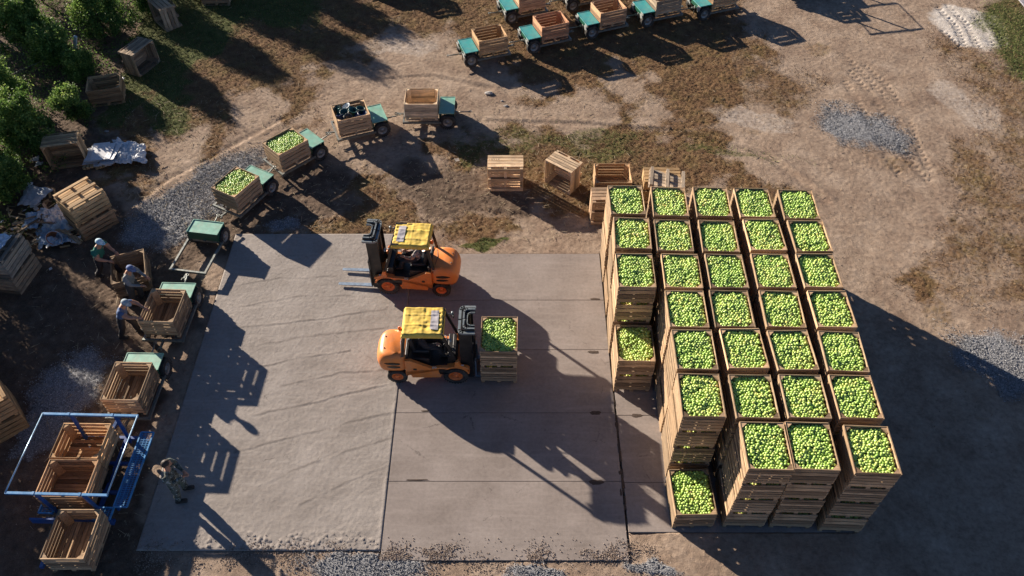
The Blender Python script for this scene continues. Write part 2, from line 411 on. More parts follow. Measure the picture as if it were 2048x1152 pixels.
# ------------------------------------------------------------------ concrete slabs
def concrete(name, c1, c2, sc, bstr):
    m, nt, b = newmat(name); c = coord(nt)
    n1 = noise(nt, .8, 7, .6, c); n2 = noise(nt, 11, 6, .7, c); n3 = noise(nt, 75, 3, .6, c)
    col = ramp(nt, n1.outputs[0], [(.3, c1), (.7, c2)]).outputs[0]
    col = mix(nt, 1, col, ramp(nt, n2.outputs[0], [(.3, .84), (.7, 1.1)]).outputs[0], 'MULTIPLY')
    mp = nt.nodes.new('ShaderNodeMapping'); mp.inputs['Scale'].default_value = (.25, 2.2, 1); mp.inputs['Rotation'].default_value = (0, 0, R(12))
    nt.links.new(c, mp.inputs['Vector']); n4 = noise(nt, 2.5, 5, .7, mp.outputs[0])
    col = mix(nt, ramp(nt, n4.outputs[0], [(.5, 0), (.7, .35)]).outputs[0], col, tuple(x*1.25 for x in c2))
    st = noise(nt, 2.1, 6, .75, c)
    col = mix(nt, ramp(nt, st.outputs[0], [(.58, 0), (.72, .35)]).outputs[0], col, tuple(x*.55 for x in c1))
    if name.startswith('dusty'):
        mk = attr(nt, 'mark'); col = mix(nt, math_(nt, 'MULTIPLY', mk.outputs['Fac'], .5), col, (.1, .085, .075))
    crk = nt.nodes.new('ShaderNodeTexVoronoi'); crk.feature = 'DISTANCE_TO_EDGE'; crk.inputs['Scale'].default_value = .33; wv = nt.nodes.new('ShaderNodeVectorMath'); wv.operation = 'MULTIPLY_ADD'; nt.links.new(n2.outputs['Color'], wv.inputs[0]); wv.inputs[1].default_value = (.25, .25, 0); nt.links.new(c, wv.inputs[2]); nt.links.new(wv.outputs[0], crk.inputs['Vector'])
    col = mix(nt, math_(nt, 'MULTIPLY', ramp(nt, crk.outputs['Distance'], [(.001, 1), (.004, 0)]).outputs[0], ramp(nt, st.outputs[0], [(.5, 0), (.6, .7)]).outputs[0]), col, (.06, .05, .045))
    nt.links.new(col, b.inputs['Base Color']); b.inputs['Roughness'].default_value = .9; b.inputs['Specular IOR Level'].default_value = .2
    h = math_(nt, 'ADD', n2.outputs[0], math_(nt, 'MULTIPLY', n3.outputs[0], .7)); bump(nt, b, h, bstr, sc)
    return m
DUSTY = concrete('dusty_concrete', (.275, .242, .215), (.37, .33, .298), .012, .6)
SMOOTH = concrete('smooth_concrete', (.24, .203, .18), (.33, .285, .258), .004, .3)
def slabs():
    # dusty western slab as a fine relief: caked dust with the arcs left by turning wheels
    xs = np.arange(-9.05, -3.145, .035); ys = np.arange(8.1, 18.85, .035)
    xs[-1] = -3.158; ys[-1] = 18.84
    X, Y = np.meshgrid(xs, ys, indexing='ij'); x = X.ravel(); y = Y.ravel()
    wx = x+(fbm(x, y, 2.5, 3, 8)-.5)*.12; wy = y+(fbm(x, y, 2.5, 3, 18)-.5)*.1
    z = (fbm(x, y, 14, 3, 4)-.5)*.008+(fbm(x, y, 2, 3, 14)-.5)*.004+(RNG.random(len(x))-.5)*.0035
    fl = (fbm(x*.6+y*.25, y*2.0-x*.5, 9, 3, 50)-.5)*.002; z = z+fl*sstep(.35, .6, fbm(x, y, .5, 3, 66))
    mk = np.zeros_like(x)
    arcs = [[(480, 612), (600, 592), (700, 590)], [(470, 655), (620, 640), (770, 618)], [(500, 692), (620, 672), (775, 655)], [(560, 772), (680, 745), (795, 738)],
            [(470, 905), (560, 880), (680, 850), (795, 822)], [(500, 980), (600, 935), (790, 872)], [(510, 832), (650, 798), (790, 765)], [(470, 570), (560, 556), (690, 552)],
            [(600, 1010), (700, 960), (775, 930)], [(490, 740), (600, 715), (700, 700)]]
    for i, a in enumerate(arcs):
        k = .6+.4*math.sin(i*2.3)
        z = z+(ridge(wx, wy, pxl(*a), .022, .008*k)-ridge(wx, wy+.05, pxl(*a), .025, .005*k))*sstep(.2, .6, vnoise(x*1.3+i*9, y*1.3))
    for i, a in enumerate(arcs): mk = np.maximum(mk, ridge(wx, wy, pxl(*a), .035, 1.0)*sstep(.2, .7, vnoise(x*2.3+i*9, y*2.3))+ridge(wx, wy+.25, pxl(*a), .16, .3)*sstep(.3, .7, fbm(x, y, 3, 3, i)))
    z = z+ridge(wx, wy, [(-3.18, 8.1), (-3.18, 18.8)], .06, .012)*sstep(.3, .6, fbm(x, y, 1.2, 2, 7))
    cl = np.clip(fbm(x, y, 15, 3, 31)-.5, 0, 1)*np.exp(-((y-8.25)/.3)**2); z = z+cl*RNG.random(len(x))*.16
    z = np.clip(z, -.012, .09)
    edge = (x < -9.04) | (x > -3.16) | (y < 8.11) | (y > 18.83); z = np.where(edge, 0, z)
    nx, ny = len(xs), len(ys); V = np.stack([x, y, z], 1); I = np.arange(nx*ny).reshape(nx, ny)
    F = np.stack([I[:-1, :-1].ravel(), I[1:, :-1].ravel(), I[1:, 1:].ravel(), I[:-1, 1:].ravel()], 1)
    loop = np.concatenate([I[:, 0], I[-1, 1:], I[::-1, -1][1:], I[0, ::-1][1:-1]]); base = len(V)
    Vb = V[loop].copy(); Vb[:, 2] = -.3; V = np.concatenate([V, Vb]); n = len(loop)
    S = np.stack([loop, base+np.arange(n), base+(np.arange(n)+1) % n, np.roll(loop, -1)], 1)
    o = npmesh('concrete_slab', V, np.concatenate([F, S]), DUSTY, True, {'mark': np.concatenate([mk, np.zeros(n)])})
    tag(o, 'dusty concrete slab with curved wheel marks left of the forklifts', 'pavement', kind='structure')
    # smooth middle and eastern strips, cast in bays
    for lab, x0, x1, cuts in (('smooth concrete strip of bays around the forklifts', -3.15, 2.8, [17.95, 16.0, 14.12, 11.98, 9.93, 7.85]),
                              ('smooth concrete strip underneath the stacked apple bins', 2.85, 8.45, [17.95, 14.9, 11.9, 9.9, 8.56])):
        mb = MB()
        for a, b_ in zip(cuts[:-1], cuts[1:]):
            j = .006
            mb.box(((x0+x1)/2, (a+b_)/2, -.15+random.uniform(-.003, .003)), (x1-x0-.006, a-b_-2*j, .3), mi=0)
        mb.box(((x0+x1)/2, (cuts[0]+cuts[-1])/2, -.17), (x1-x0-.03, cuts[0]-cuts[-1]-.03, .29), mi=1)
        o = mb.build('concrete_slab', [SMOOTH, simple('joint_soil', (.06, .045, .035), .95)], bevel=.006)
        tag(o, lab, 'pavement', kind='structure')
slabs()
def pads():
    """dark discs painted in for the lifting holes of the slab, and soil in its joints"""
    mb = MB()
    spots = [(1190, 598, .16, .05), (1187, 704, .17, .055), (1190, 826, .17, .07), (1273, 831, .17, .07), (1193, 965, .2, .08), (1215, 602, .1, .05), (1233, 850, .04, .14), (1240, 945, .05, .06),
             (1242, 985, .03, .1), (835, 960, .3, .03), (850, 822, .12, .03)]
    for px, py, rx, ry in spots:  # darkness of the holes is put in as flat dark discs
        c = G(px, py, 0); n = 18; V = [(c.x, c.y, .012)]
        for j in range(n):
            a = 2*PI*j/n; k = random.uniform(.75, 1.15); V.append((c.x+rx*k*math.cos(a), c.y+ry*k*math.sin(a), .001))
        mb.add(V, [(0, 1+j, 1+(j+1) % n) for j in range(n)], smooth=True)
    y = 17.9
    while y > 8.6:
        w = random.uniform(.015, .06)
        if y < 13: mb.box((2.825+random.uniform(-.01, .01), y, 0), (w*1.2, random.uniform(.15, .4), .012), wob=.012)
        y -= random.uniform(.1, .45)
    o = mb.build('hole_discs_and_soil', simple('hole_discs_and_soil', (.07, .05, .038), .95, var=.5, scale=30, bmp=.6))
    tag(o, 'dark discs painted in for slab pocket holes, and soil in the joints', 'soil', kind='stuff')
pads()

# ------------------------------------------------------------------ scattered ground cover (uncountable)
def scatter_pts(n, x0, x1, y0, y1):
    """points thinned with distance so that near and far density look alike"""
    x = RNG.uniform(x0, x1, n); y = RNG.uniform(y0, y1, n)
    px, py = to_px(x, y); k = (px > -60) & (px < 2110) & (py > -40) & (py < 1200)
    return x[k], y[k]
def leafmat(name, cols, rough=.7, trans=.0):
    m, nt, b = newmat(name); a = attr(nt, 'tv')
    n = len(cols); r = ramp(nt, a.outputs['Fac'], [(i/(n-1), c) for i, c in enumerate(cols)])
    nt.links.new(r.outputs[0], b.inputs['Base Color']); b.inputs['Roughness'].default_value = rough
    b.inputs['Specular IOR Level'].default_value = .3
    if trans:
        tr = nt.nodes.new('ShaderNodeBsdfTranslucent'); nt.links.new(r.outputs[0], tr.inputs['Color'])
        ms = nt.nodes.new('ShaderNodeMixShader'); ms.inputs[0].default_value = trans
        out = [x for x in nt.nodes if x.type == 'OUTPUT_MATERIAL'][0]
        nt.links.new(b.outputs[0], ms.inputs[1]); nt.links.new(tr.outputs[0], ms.inputs[2]); nt.links.new(ms.outputs[0], out.inputs[0])
    return m
def blades(name, label, want, n, hmin, hmax, cols, w=.012):
    x, y = scatter_pts(n, -23, 23, 6.8, 34.5)
    Gn, g, d, p, m = cover(x, y); gr = gravel_mask(x, y)
    k = want(x, y, Gn, g, d, p, m, gr) > RNG.random(len(x)); k &= ~in_slab(x, y, .05); x = x[k]; y = y[k]; n = len(x)
    a = RNG.uniform(0, 2*PI, n); h = RNG.uniform(hmin, hmax, n); ln = RNG.uniform(.2, 1.0, n)*h; b = RNG.uniform(0, 2*PI, n)
    z0 = GZ-.01+(fbm(x, y, .35, 3, 5)-.5)*.07
    V = np.empty((n, 3, 3)); V[:, 0] = np.stack([x-np.cos(a)*w, y-np.sin(a)*w, z0], 1); V[:, 1] = np.stack([x+np.cos(a)*w, y+np.sin(a)*w, z0], 1)
    V[:, 2] = np.stack([x+np.cos(b)*ln, y+np.sin(b)*ln, z0+h], 1)
    tv = np.repeat(np.clip(.5+.5*(fbm(x, y, .9, 3, 2)-.5)*2+RNG.normal(0, .22, n), 0, 1), 3)
    o = npmesh(name, V.reshape(-1, 3), np.arange(3*n).reshape(n, 3), leafmat(name, cols), False, {'tv': tv})
    tag(o, label, 'grass', kind='stuff')
blades('dry_grass', 'short brown dry grass between the trailers and the bins', lambda x, y, Gn, g, d, p, m, gr: (sstep(.42, .62, (g+Gn)*.62+fbm(x, y, 1.1, 5, 20)*.45)*.9+.02)*(1-gr)*(1-sand_mask(x, y)), 330000, .02, .075,
       [(.08, .043, .022), (.16, .09, .045), (.22, .14, .07), (.34, .25, .14)])
def wg(x, y, Gn, g, d, p, m, gr):
    v = Gn*.6*(1-.7*(x > -9))
    for b in [(1180, 275, 2.2, .5, 0), (960, 488, .8, .22, 0), (2050, 110, 1.15, 3.4, 0), (2025, 50, 1.1, 2.2, 0), (560, 20, 1.8, 1.0, 0), (330, 210, .8, 1.0, 0), (350, 245, .7, .8, 0), (1500, 300, 2.0, .3, -20)]:
        v = np.maximum(v, blob(x, y, *b)*(.75 if b[0] not in (1180, 1500) else .6))
    return v*(1-gr)
blades('green_grass', 'green grass in the orchard strip and along the dirt track', wg, 260000, .03, .1, [(.05, .075, .016), (.1, .14, .03), (.17, .2, .05), (.27, .26, .09)])

def icos(sub):
    bm = bmesh.new(); bmesh.ops.create_icosphere(bm, subdivisions=sub, radius=1); bm.verts.index_update()
    V = np.array([v.co[:] for v in bm.verts]); F = np.array([[v.index for v in f.verts] for f in bm.faces]); bm.free(); return V, F
def randrot(n):
    q = RNG.normal(size=(n, 4)); q /= np.linalg.norm(q, axis=1)[:, None]; w, x, y, z = q.T
    return np.stack([np.stack([1-2*(y*y+z*z), 2*(x*y-z*w), 2*(x*z+y*w)], 1), np.stack([2*(x*y+z*w), 1-2*(x*x+z*z), 2*(y*z-x*w)], 1),
                     np.stack([2*(x*z-y*w), 2*(y*z+x*w), 1-2*(x*x+y*y)], 1)], 1)
def clones(P, S, base, rot=True):
    """arrays for many copies of a base shape at points P with scales S (n or n,3)"""
    V0, F0 = base; n = len(P); S = np.asarray(S); S = S[:, None] if S.ndim == 1 else S
    W = V0[None]*S[:, None, :]
    if rot: W = np.einsum('nij,nkj->nki', randrot(n), W)
    V = (W+np.asarray(P)[:, None, :]).reshape(-1, 3); F = (F0[None]+(np.arange(n)*len(V0))[:, None, None]).reshape(-1, F0.shape[1])
    return V, F
def stones(name, label, x, y, z, smin, smax, cols):
    n = len(x); s = RNG.uniform(smin, smax, (n, 1))*RNG.uniform(.6, 1.2, (n, 3))
    V, F = clones(np.stack([x, y, z], 1), s, icos(1)); tv = np.repeat(np.clip(RNG.normal(.5, .25, n), 0, 1), 12)
    o = npmesh(name, V, F, leafmat(name, cols, .85), False, {'tv': tv}); tag(o, label, 'gravel', kind='stuff')
x, y = scatter_pts(900000, -16, 18, 7.2, 27); k = (gravel_mask(x, y) > RNG.random(len(x))*.9+.08) & ~in_slab(x, y, 0); x, y = x[k], y[k]
stones('gravel', 'grey crushed stone spread in patches on the dirt', x, y, np.full(len(x), GZ+.02)+RNG.uniform(-.01, .02, len(x)), .008, .018, [(.08, .08, .085), (.19, .192, .2), (.32, .322, .325), (.55, .55, .55)])
x, y = scatter_pts(15000, -16, 22, 7.3, 33); k = (RNG.random(len(x)) < .5) & ~in_slab(x, y, 0); x, y = x[k], y[k]
x2 = RNG.uniform(-9, 7, 60000); y2 = 7.93+RNG.normal(0, .19, 60000); k = np.clip((fbm(x2, y2, 2.1, 4, 33)-.44)*1.6, .02, .45) > RNG.random(60000); x2, y2 = x2[k], y2[k]
x = np.concatenate([x, x2]); y = np.concatenate([y, y2]); z = np.where(in_slab(x, y, 0), .006, GZ+.006)
stones('pebbles', 'small clods and pebbles strewn over the dirt', x, y, z, .005, .016, [(.13, .1, .075), (.2, .15, .115), (.28, .21, .165), (.35, .28, .22), (.48, .42, .37)])
def litter():
    mb = MB()
    for i in range(2600):
        if i < 1700: px, py = random.uniform(250, 1180), random.uniform(200, 480)
        elif i < 2150: px, py = random.uniform(60, 420), random.uniform(440, 1100)
        else: px, py = random.uniform(200, 2000), random.uniform(10, 420)
        c = G(px, py, 0)
        if in_slab(np.array([c.x]), np.array([c.y]), .1)[0]: continue
        L = random.choice((.04, .05, .07, .1, .15, .26)); a = random.uniform(0, PI)
        mb.box((c.x, c.y, GZ+.035), (L, random.uniform(.005, .012), .006), Euler((0, random.uniform(-.15, .15), a)).to_matrix())
    o = mb.build('straw_litter', simple('straw', (.42, .34, .22), .8, var=.4)); tag(o, 'pale straw and splinters littering the dirt', 'litter', kind='stuff')
litter()

# ================================================================== BINS
BW, BD, BH = 1.0, 1.21, .73      # local x, local y, height
def make_bin(nsl, gap, wob=0.0, label='', group=None):
    t = thing('wooden_bin', label, 'bin', group=group)
    mb = MB(); z0 = .125; H = BH-z0; sh = (H-(nsl-1)*gap)/nsl
    # base: skids, blocks, floor slats
    for xx in (-BW/2+.06, 0, BW/2-.06):
        mb.box((xx, 0, .0125), (.1, BD-.02, .022), wob=wob*.5)
    for xx in (-BW/2+.06, 0, BW/2-.06):
        for yy in (-BD/2+.07, 0, BD/2-.07): mb.box((xx, yy, .057), (.09, .1, .066))
    for yy in (-BD/2+.06, 0, BD/2-.06): mb.box((0, yy, .1), (BW-.02, .1, .02))
    k = 9; w = (BW-.04)/k
    for i in range(k): mb.box((-BW/2+.02+w*(i+.5), 0, .121), (w-max(.006, gap*.7), BD-.06, .018), wob=wob)
    mb.build('pallet_base', WOOD, t)
    th = .02
    for sgn in (-1, 1):      # long side walls
        m = MB()
        for i in range(nsl):
            zz = z0+sh*(i+.5)+gap*i; m.box((sgn*(BW/2-th/2), 0, zz), (th, BD, sh), wob=wob)
        m.build('side_wall', WOOD, t)
    for sgn in (-1, 1):      # end walls between them
        m = MB()
        for i in range(nsl):
            zz = z0+sh*(i+.5)+gap*i; m.box((0, sgn*(BD/2-th/2), zz), (BW-2*th-.004, th, sh), wob=wob)
        m.build('end_wall', WOOD, t)
    for sx in (-1, 1):
        for sy in (-1, 1):
            a = BW/2-th-.001; b = BD/2-th-.001; c = .14
            poly = [(sx*a, sy*b), (sx*(a-c), sy*b), (sx*(a-c), sy*(b-.018)), (sx*(a-.018), sy*(b-c)), (sx*a, sy*(b-c))]
            m = MB(); m.prism(poly, z0+.006, BH-.012, 'Z'); m.build('corner_post', WOOD, t)
    return t
FULL = [make_bin(5, .026, .004), make_bin(4, .03, .005), make_bin(6, .022, .004)]
OLD = [make_bin(5, .022, .003), make_bin(4, .03, .004)]
TIGHT = make_bin(7, .005, .0015)
BINC = [0]; USED = set()
def place_bin(src, mat, label, group=None, tint=None):
    BINC[0] += 1
    if src.name not in USED:
        USED.add(src.name); src.matrix_world = mat; src['label'] = label
        if group: src['group'] = group
        for c in kids(src):
            if tint: c.color = tint
        return src
    return dup(src, mat, label, group, tint)
def tint(age=None):
    age = random.random() if age is None else age     # 0 fresh, 1 grey
    k = random.uniform(.88, 1.12)
    a = (1.12, 1.0, .88); b = (.74, .7, .66)
    return tuple((a[i]*(1-age)+b[i]*age)*k for i in range(3))+(1,)

# apples -----------------------------------------------------------
def apple_mat():
    m, nt, b = newmat('green_apple'); a = attr(nt, 'tv'); oi = nt.nodes.new('ShaderNodeObjectInfo')
    r = ramp(nt, a.outputs['Fac'], [(0, (.22, .38, .06)), (.35, (.36, .55, .11)), (.65, (.5, .66, .16)), (.88, (.64, .66, .17)), (1, (.72, .56, .18))])
    n = noise(nt, 30, 3, .6, coord(nt)); c = mix(nt, 1, r.outputs[0], ramp(nt, n.outputs[0], [(.3, .82), (.7, 1.12)]).outputs[0], 'MULTIPLY')
    nt.links.new(c, b.inputs['Base Color']); b.inputs['Roughness'].default_value = .28; b.inputs['Specular IOR Level'].default_value = .5
    b.inputs['Subsurface Weight'].default_value = 0.0
    return m
APPLE = apple_mat()
def apple_base(sub):
    V, F = icos(sub); V = V.copy(); r = np.hypot(V[:, 0], V[:, 1])
    V[:, 2] *= .9; V[:, 2] -= np.sign(V[:, 2])*.28*np.exp(-(r/.28)**2); return V, F
AB2, AB1 = apple_base(2), icos(1)
AP = dict(P=[], S=[], T=[]); AL = dict(P=[], S=[], T=[])
HERO = []
def heap(M, level=.655, strips=False, hero=False, yel=0.0, fill=1.0, r=.0395, up=.012):
    """pack apples into a bin whose matrix is M"""
    w = BW/2-.022-r; d = BD/2-.022-r; sp = r*1.8; ny = int(2*d/(sp*.88))+1; level += up*(not strips); seed = random.random()*90
    P = []
    for j in range(ny+1):
        yy = -d+2*d*j/ny; off = (j % 2)*sp*.5; nx = int((2*w-off)/sp)+1
        for i in range(nx+1):
            xx = -w+off+i*sp
            if xx > w+.001: continue
            if abs(xx)/w > .86 and abs(yy)/d > .88: continue
            if strips and not (yy < -d+2*r*2.2 or xx < -w+r*1.5): continue
            P.append((xx, yy))
    P = np.array(P); n = len(P); P = P+RNG.normal(0, .0115, P.shape)
    P[:, 0] = np.clip(P[:, 0], -w, w); P[:, 1] = np.clip(P[:, 1], -d, d)
    hh = (fbm(P[:, 0]+seed, P[:, 1]+seed*2, 3.2, 3)-.5)*.09-((P[:, 0]/w)**4+(P[:, 1]/d)**4)*.012
    z = level+hh*.8+RNG.normal(0, .008, n); s = RNG.normal(r*1.02, .0034, n)
    tv = np.clip(RNG.normal(.52+yel, .14, n)+(fbm(P[:, 0]+seed, P[:, 1]-seed, 2.5, 2)-.5)*.4, 0, 1)
    M3 = np.array(M)[:3, :3]; T = np.array(M)[:3, 3]
    W = np.stack([P[:, 0], P[:, 1], z], 1) @ M3.T+T
    if hero:
        for q, s_, t in list(zip(W, s, tv))[:300]: HERO.append((q, s_, t))
        for q, s_, t in list(zip(W, s, tv))[300:]: AP['P'].append(q[None]); AP['S'].append(np.array([s_])); AP['T'].append(np.array([t]))
    else: AP['P'].append(W); AP['S'].append(s); AP['T'].append(tv)
    if not strips:
        Q = P+sp*np.array([.5, .3]); Q[:, 0] = np.clip(Q[:, 0], -w, w); Q[:, 1] = np.clip(Q[:, 1], -d, d)
        W2 = np.stack([Q[:, 0], Q[:, 1], z-.036], 1) @ M3.T+T
        AL['P'].append(W2); AL['S'].append(s*1.02); AL['T'].append(tv*.8)
ORD = ['', 'first', 'second', 'third', 'fourth', 'fifth', 'sixth']
ROWN = {1: 'back row', 2: 'second row from back', 3: 'third row from back', 4: 'fourth row from back', 5: 'fifth row from back', 6: 'sixth row from back', 7: 'front row'}
COLN = {1: 'leftmost column', 2: 'second column from left', 3: 'third column from left', 4: 'fourth column from left', 5: 'rightmost column'}
LVL = ['bottom bin of its four-high stack', 'second bin up in its stack', 'second bin down in its stack', 'topmost apple bin of its stack']
STK = {(1, 1): (2.8, 16.72, -.5), (1, 2): (2.81, 15.39, -2), (1, 3): (2.78, 13.98, -1.6), (2, 1): (4.01, 16.67, -1.8), (2, 2): (3.95, 15.3, -2.4), (2, 3): (4.0, 13.97, -2), (2, 4): (3.95, 12.65, -1),
       (2, 5): (3.96, 11.36, -1.2), (2, 6): (3.91, 10.03, -1.5), (3, 1): (5.24, 16.65, -1.5), (3, 2): (5.19, 15.27, -2.5), (3, 3): (5.19, 13.96, -1.6), (3, 4): (5.1, 12.66, -1.6), (3, 5): (5.2, 11.38, .5),
       (3, 6): (5.14, 10.0, -1.2), (4, 1): (6.46, 16.61, -1.3), (4, 2): (6.5, 15.31, -.2), (4, 3): (6.43, 13.97, -1.2), (4, 4): (6.38, 12.66, -2), (4, 5): (6.38, 11.33, .3), (4, 6): (6.33, 10.0, -2),
       (5, 1): (7.7, 16.55, -2), (5, 2): (7.73, 15.26, -.3), (5, 3): (7.66, 13.98, -1.8), (5, 4): (7.66, 12.65, -1), (5, 5): (7.57, 11.32, -3), (5, 6): (7.52, 9.99, -1.5),
       (3, 7): (5.16, 8.69, -1.4), (4, 7): (6.18, 8.69, -2.0), (5, 7): (7.48, 8.6, -2.6)}
def stack(x, y, yaw, n, labels, group, lean=0.0, hero=False, yel=0.0, age=None, z=0.004, jit=.018, lab_tints=None):
    """x, y: the front left corner on the top level"""
    for k in range(n):
        a = R(yaw+random.uniform(-.6, .6)); ex = Vector((math.cos(a), math.sin(a), 0)); ey = Vector((-math.sin(a), math.cos(a), 0))
        c = Vector((x, y, 0))+ex*BW/2+ey*BD/2+Vector((random.uniform(-jit, jit), random.uniform(-jit, jit), 0))
        c.x += lean*(n-1-k)
        if k == n-1: c = Vector((x, y, 0))+ex*BW/2+ey*BD/2
        M = TR((c.x, c.y, z+k*(BH+.001)), a); src = random.choice(FULL)
        place_bin(src, M, labels[k], group, tint(random.choice((random.uniform(0, .4), random.uniform(.2, .8), random.uniform(.7, 1.0))) if age is None else age))
        if k == n-1: heap(M, level=random.uniform(.645, .665), hero=hero, yel=yel)
        else: heap(M, level=.672, strips=True, yel=.15)
for (c, r), (x, y, yaw) in sorted(STK.items()):
    labs = [f'{l}, {ROWN[r]}, {COLN[c]}' for l in LVL]
    stack(x, y, yaw, 4, labs, 'stacked bins full of green apples', lean={(4, 7): .042, (3, 7): -.004, (3, 6): .01, (2, 2): -.012, (5, 4): .012}.get((c, r), 0), hero=(c == 3 and r == 7), yel=random.uniform(-.06, .1))
stack(3.91, 8.66, 0.5, 1, ['single unstacked bin of green apples, front row beside the four-high stacks'], 'stacked bins full of green apples')
stack(2.8, 12.66, -1.4, 2, ['lower of two stacked apple bins at the front of the leftmost column', 'upper of two stacked apple bins at the front of the leftmost column'], 'stacked bins full of green apples', yel=.1)
stack(-.86, 12.92, -1.0, 2, ['lower apple bin carried on the forks of a forklift', 'upper apple bin of two carried by a forklift'], 'bins carried by the forklift', age=.5, z=.06)

# ================================================================== TRAILERS
GREEN = simple('green_deck_paint', (.2, .43, .34), .45, var=.12, scale=5, dust=.5)
TEAL = simple('teal_deck_paint', (.06, .34, .34), .4, var=.12, scale=5, dust=.35)
DGREEN = simple('dark_green_paint', (.012, .085, .05), .45, var=.2)
STEEL = simple('worn_steel', (.2, .22, .21), .5, .6, var=.3, dust=.5)
DARK = simple('dark_steel', (.03, .032, .033), .5, .3, var=.3, dust=.25)
RUBBER = simple('tyre_rubber', (.022, .021, .02), .85, var=.3, dust=.35, bmp=.5)
RIMG = simple('grey_rim', (.25, .26, .26), .45, .5, dust=.4)
RAG = simple('grey_flap', (.4, .42, .4), .9, var=.2, scale=20)
def wheel(parent, c, rad, w, rimmat, name='wheel', side=1):
    """wheel with its axle along local y; empty at the hub carrying tyre and rim"""
    e = bpy.data.objects.new(name, None); COL.objects.link(e); e.parent = parent; e.location = c; e.empty_display_size = .1
    mb = MB(); h = w/2
    mb.lathe([(rad*.6, -h*.8), (rad*.66, -h), (rad*.9, -h), (rad*.98, -h*.75), (rad, -h*.3), (rad, h*.3), (rad*.98, h*.75), (rad*.9, h), (rad*.66, h), (rad*.6, h*.8)], 'Y', n=36, ring=True)
    for j in range(26):
        a = 2*PI*j/26
        for s in (-1, 1):
            mb.box((math.cos(a)*rad*.985, s*h*.5, math.sin(a)*rad*.985), (.03, h*.8, rad*.13), Euler((0, -a, 0)).to_matrix() @ Euler((s*.35, 0, 0)).to_matrix())
    mb.build('tyre', RUBBER, e)
    mb = MB(); o = side
    mb.lathe([(rad*.61, -h*.75), (rad*.61, h*.75*1), (rad*.52, h*.7), (rad*.46, h*.3), (rad*.24, h*.35), (rad*.22, h*.75), (rad*.1, h*.8)] if o > 0 else
             [(rad*.1, -h*.8), (rad*.22, -h*.75), (rad*.24, -h*.35), (rad*.46, -h*.3), (rad*.52, -h*.7), (rad*.61, -h*.75), (rad*.61, h*.75)], 'Y', n=28)
    for j in range(6):
        a = 2*PI*j/6; mb.lathe([(.014, 0), (.014, .03)], 'Y', (math.cos(a)*rad*.34, o*h*.34-(.03 if o < 0 else 0), math.sin(a)*rad*.34), n=6)
    mb.build('rim', rimmat, e)
    return e
def make_trailer(deckmat, flaps=False, box=False):
    t = thing('bin_trailer', '', 'trailer')
    mb = MB()       # chassis around the bin: U-frame low down
    for s in (-1, 1):
        mb.beam((-.68, s*.56, .3), (.7, s*.56, .3), .06, .08)
        if not box: mb.beam((-.55, s*.3, .262), (.75, s*.3, .262), .05, .05)
    mb.beam((-.68, -.6, .3), (-.68, .6, .3), .06, .082); mb.beam((.68, -.6, .302), (.68, .6, .302), .06, .08)
    if not box: mb.beam((0, -.56, .265), (0, .56, .265), .05, .05)
    mb.beam((-.7, 0, .28), (-.98, 0, .3), .06, .05); mb.beam((-.96, -.05, .3), (-1.05, -.05, .3), .02, .04); mb.beam((-.96, .05, .3), (-1.05, .05, .3), .02, .04)
    mb.build('chassis', STEEL, t)
    mb = MB(); mb.beam((.6, 0, .34), (1.3, 0, .36), .08, .07); mb.tube([(1.3, 0, .36), (1.62, 0, .37), (1.74, 0, .39)], [.024, .022, .02])
    mb.lathe([(.05, -.012), (.05, .012), (.03, .012), (.03, -.012)], 'Z', (1.78, 0, .39), 14, ring=True)
    mb.tube([(1.2, .09, .1), (1.2, .09, .5)], .02)
    mb.build('drawbar', STEEL, t)
    mb = MB(); mb.tube([(.95, -.5, .3), (.95, .5, .3)], .035); mb.build('axle', DARK, t)
    for s in (-1, 1): wheel(t, (.95, s*.5, .3), .3, .17, RIMG, side=s)
    mb = MB()
    if box:
        mb.box((.93, 0, .655), (.56, 1.0, .016))
    else: mb.box((.92, 0, .665), (.56, 1.02, .014))
    for s in (-1, 1): mb.box((.92, s*.505, .668), (.56, .02, .032))
    mb.box((1.195, 0, .66), (.02, 1.0, .05)); mb.build('deck_plate', deckmat, t)
    mb = MB(); mb.box((.655, 0, .54), (.02, 1.0, .22)); mb.box((1.19, 0, .56), (.015, .98, .18))
    if box:
        for s in (-1, 1): mb.box((.92, s*.5, .5), (.55, .02, .3))
        mb.box((.648, 0, .41), (.012, .98, .1))
    else:
        for s in (-1, 1): mb.beam((.68, s*.4, .34), (.68, s*.4, .63), .04, .04); mb.beam((1.17, s*.4, .34), (1.17, s*.4, .6), .04, .04)
    mb.build('deck_skirt', DGREEN, t)
    if flaps:
        for s in (-1, 1):
            mb = MB(); n = 6
            for q in range(3):
                mb.add([(1.215+.02*math.sin(q*2+k), s*(.36+q*.06)+.05*((k % 2)), .66-.33*(k//2)/2) for k in range(6)], [(0, 1, 3, 2), (2, 3, 5, 4)])
            mb.box((1.2, s*.42, .6), (.015, .2, .13)); mb.box((1.235, s*.43, .5), (.02, .17, .22), Euler((0, .25, .1)).to_matrix())
            mb.build('mud_flap', RAG, t)
    return t
TG = make_trailer(GREEN); TB = make_trailer(GREEN, box=True); TT = make_trailer(TEAL, flaps=True)
def put_trailer(src, x, y, deg, label, group):
    M = TR((x, y, GZ), R(deg))
    if src.name not in USED:
        USED.add(src.name); src.matrix_world = M; src['label'] = label; src['group'] = group; return src
    return dup(src, M, label, group)
GA, GB = 'bin trailers coupled in a curving train', 'bin trailers parked at the top of the yard'
def trailer_bin(src, x, y, deg, label, age, full=False, group='bins riding on trailers', rot=90, z=.345, sc=(1, 1, 1)):
    M = TR((x, y, z+GZ), R(deg+rot), sc); b = place_bin(src, M, label, group, tint(age) if not isinstance(age, tuple) else age)
    if full: heap(M, level=.66)
    return M
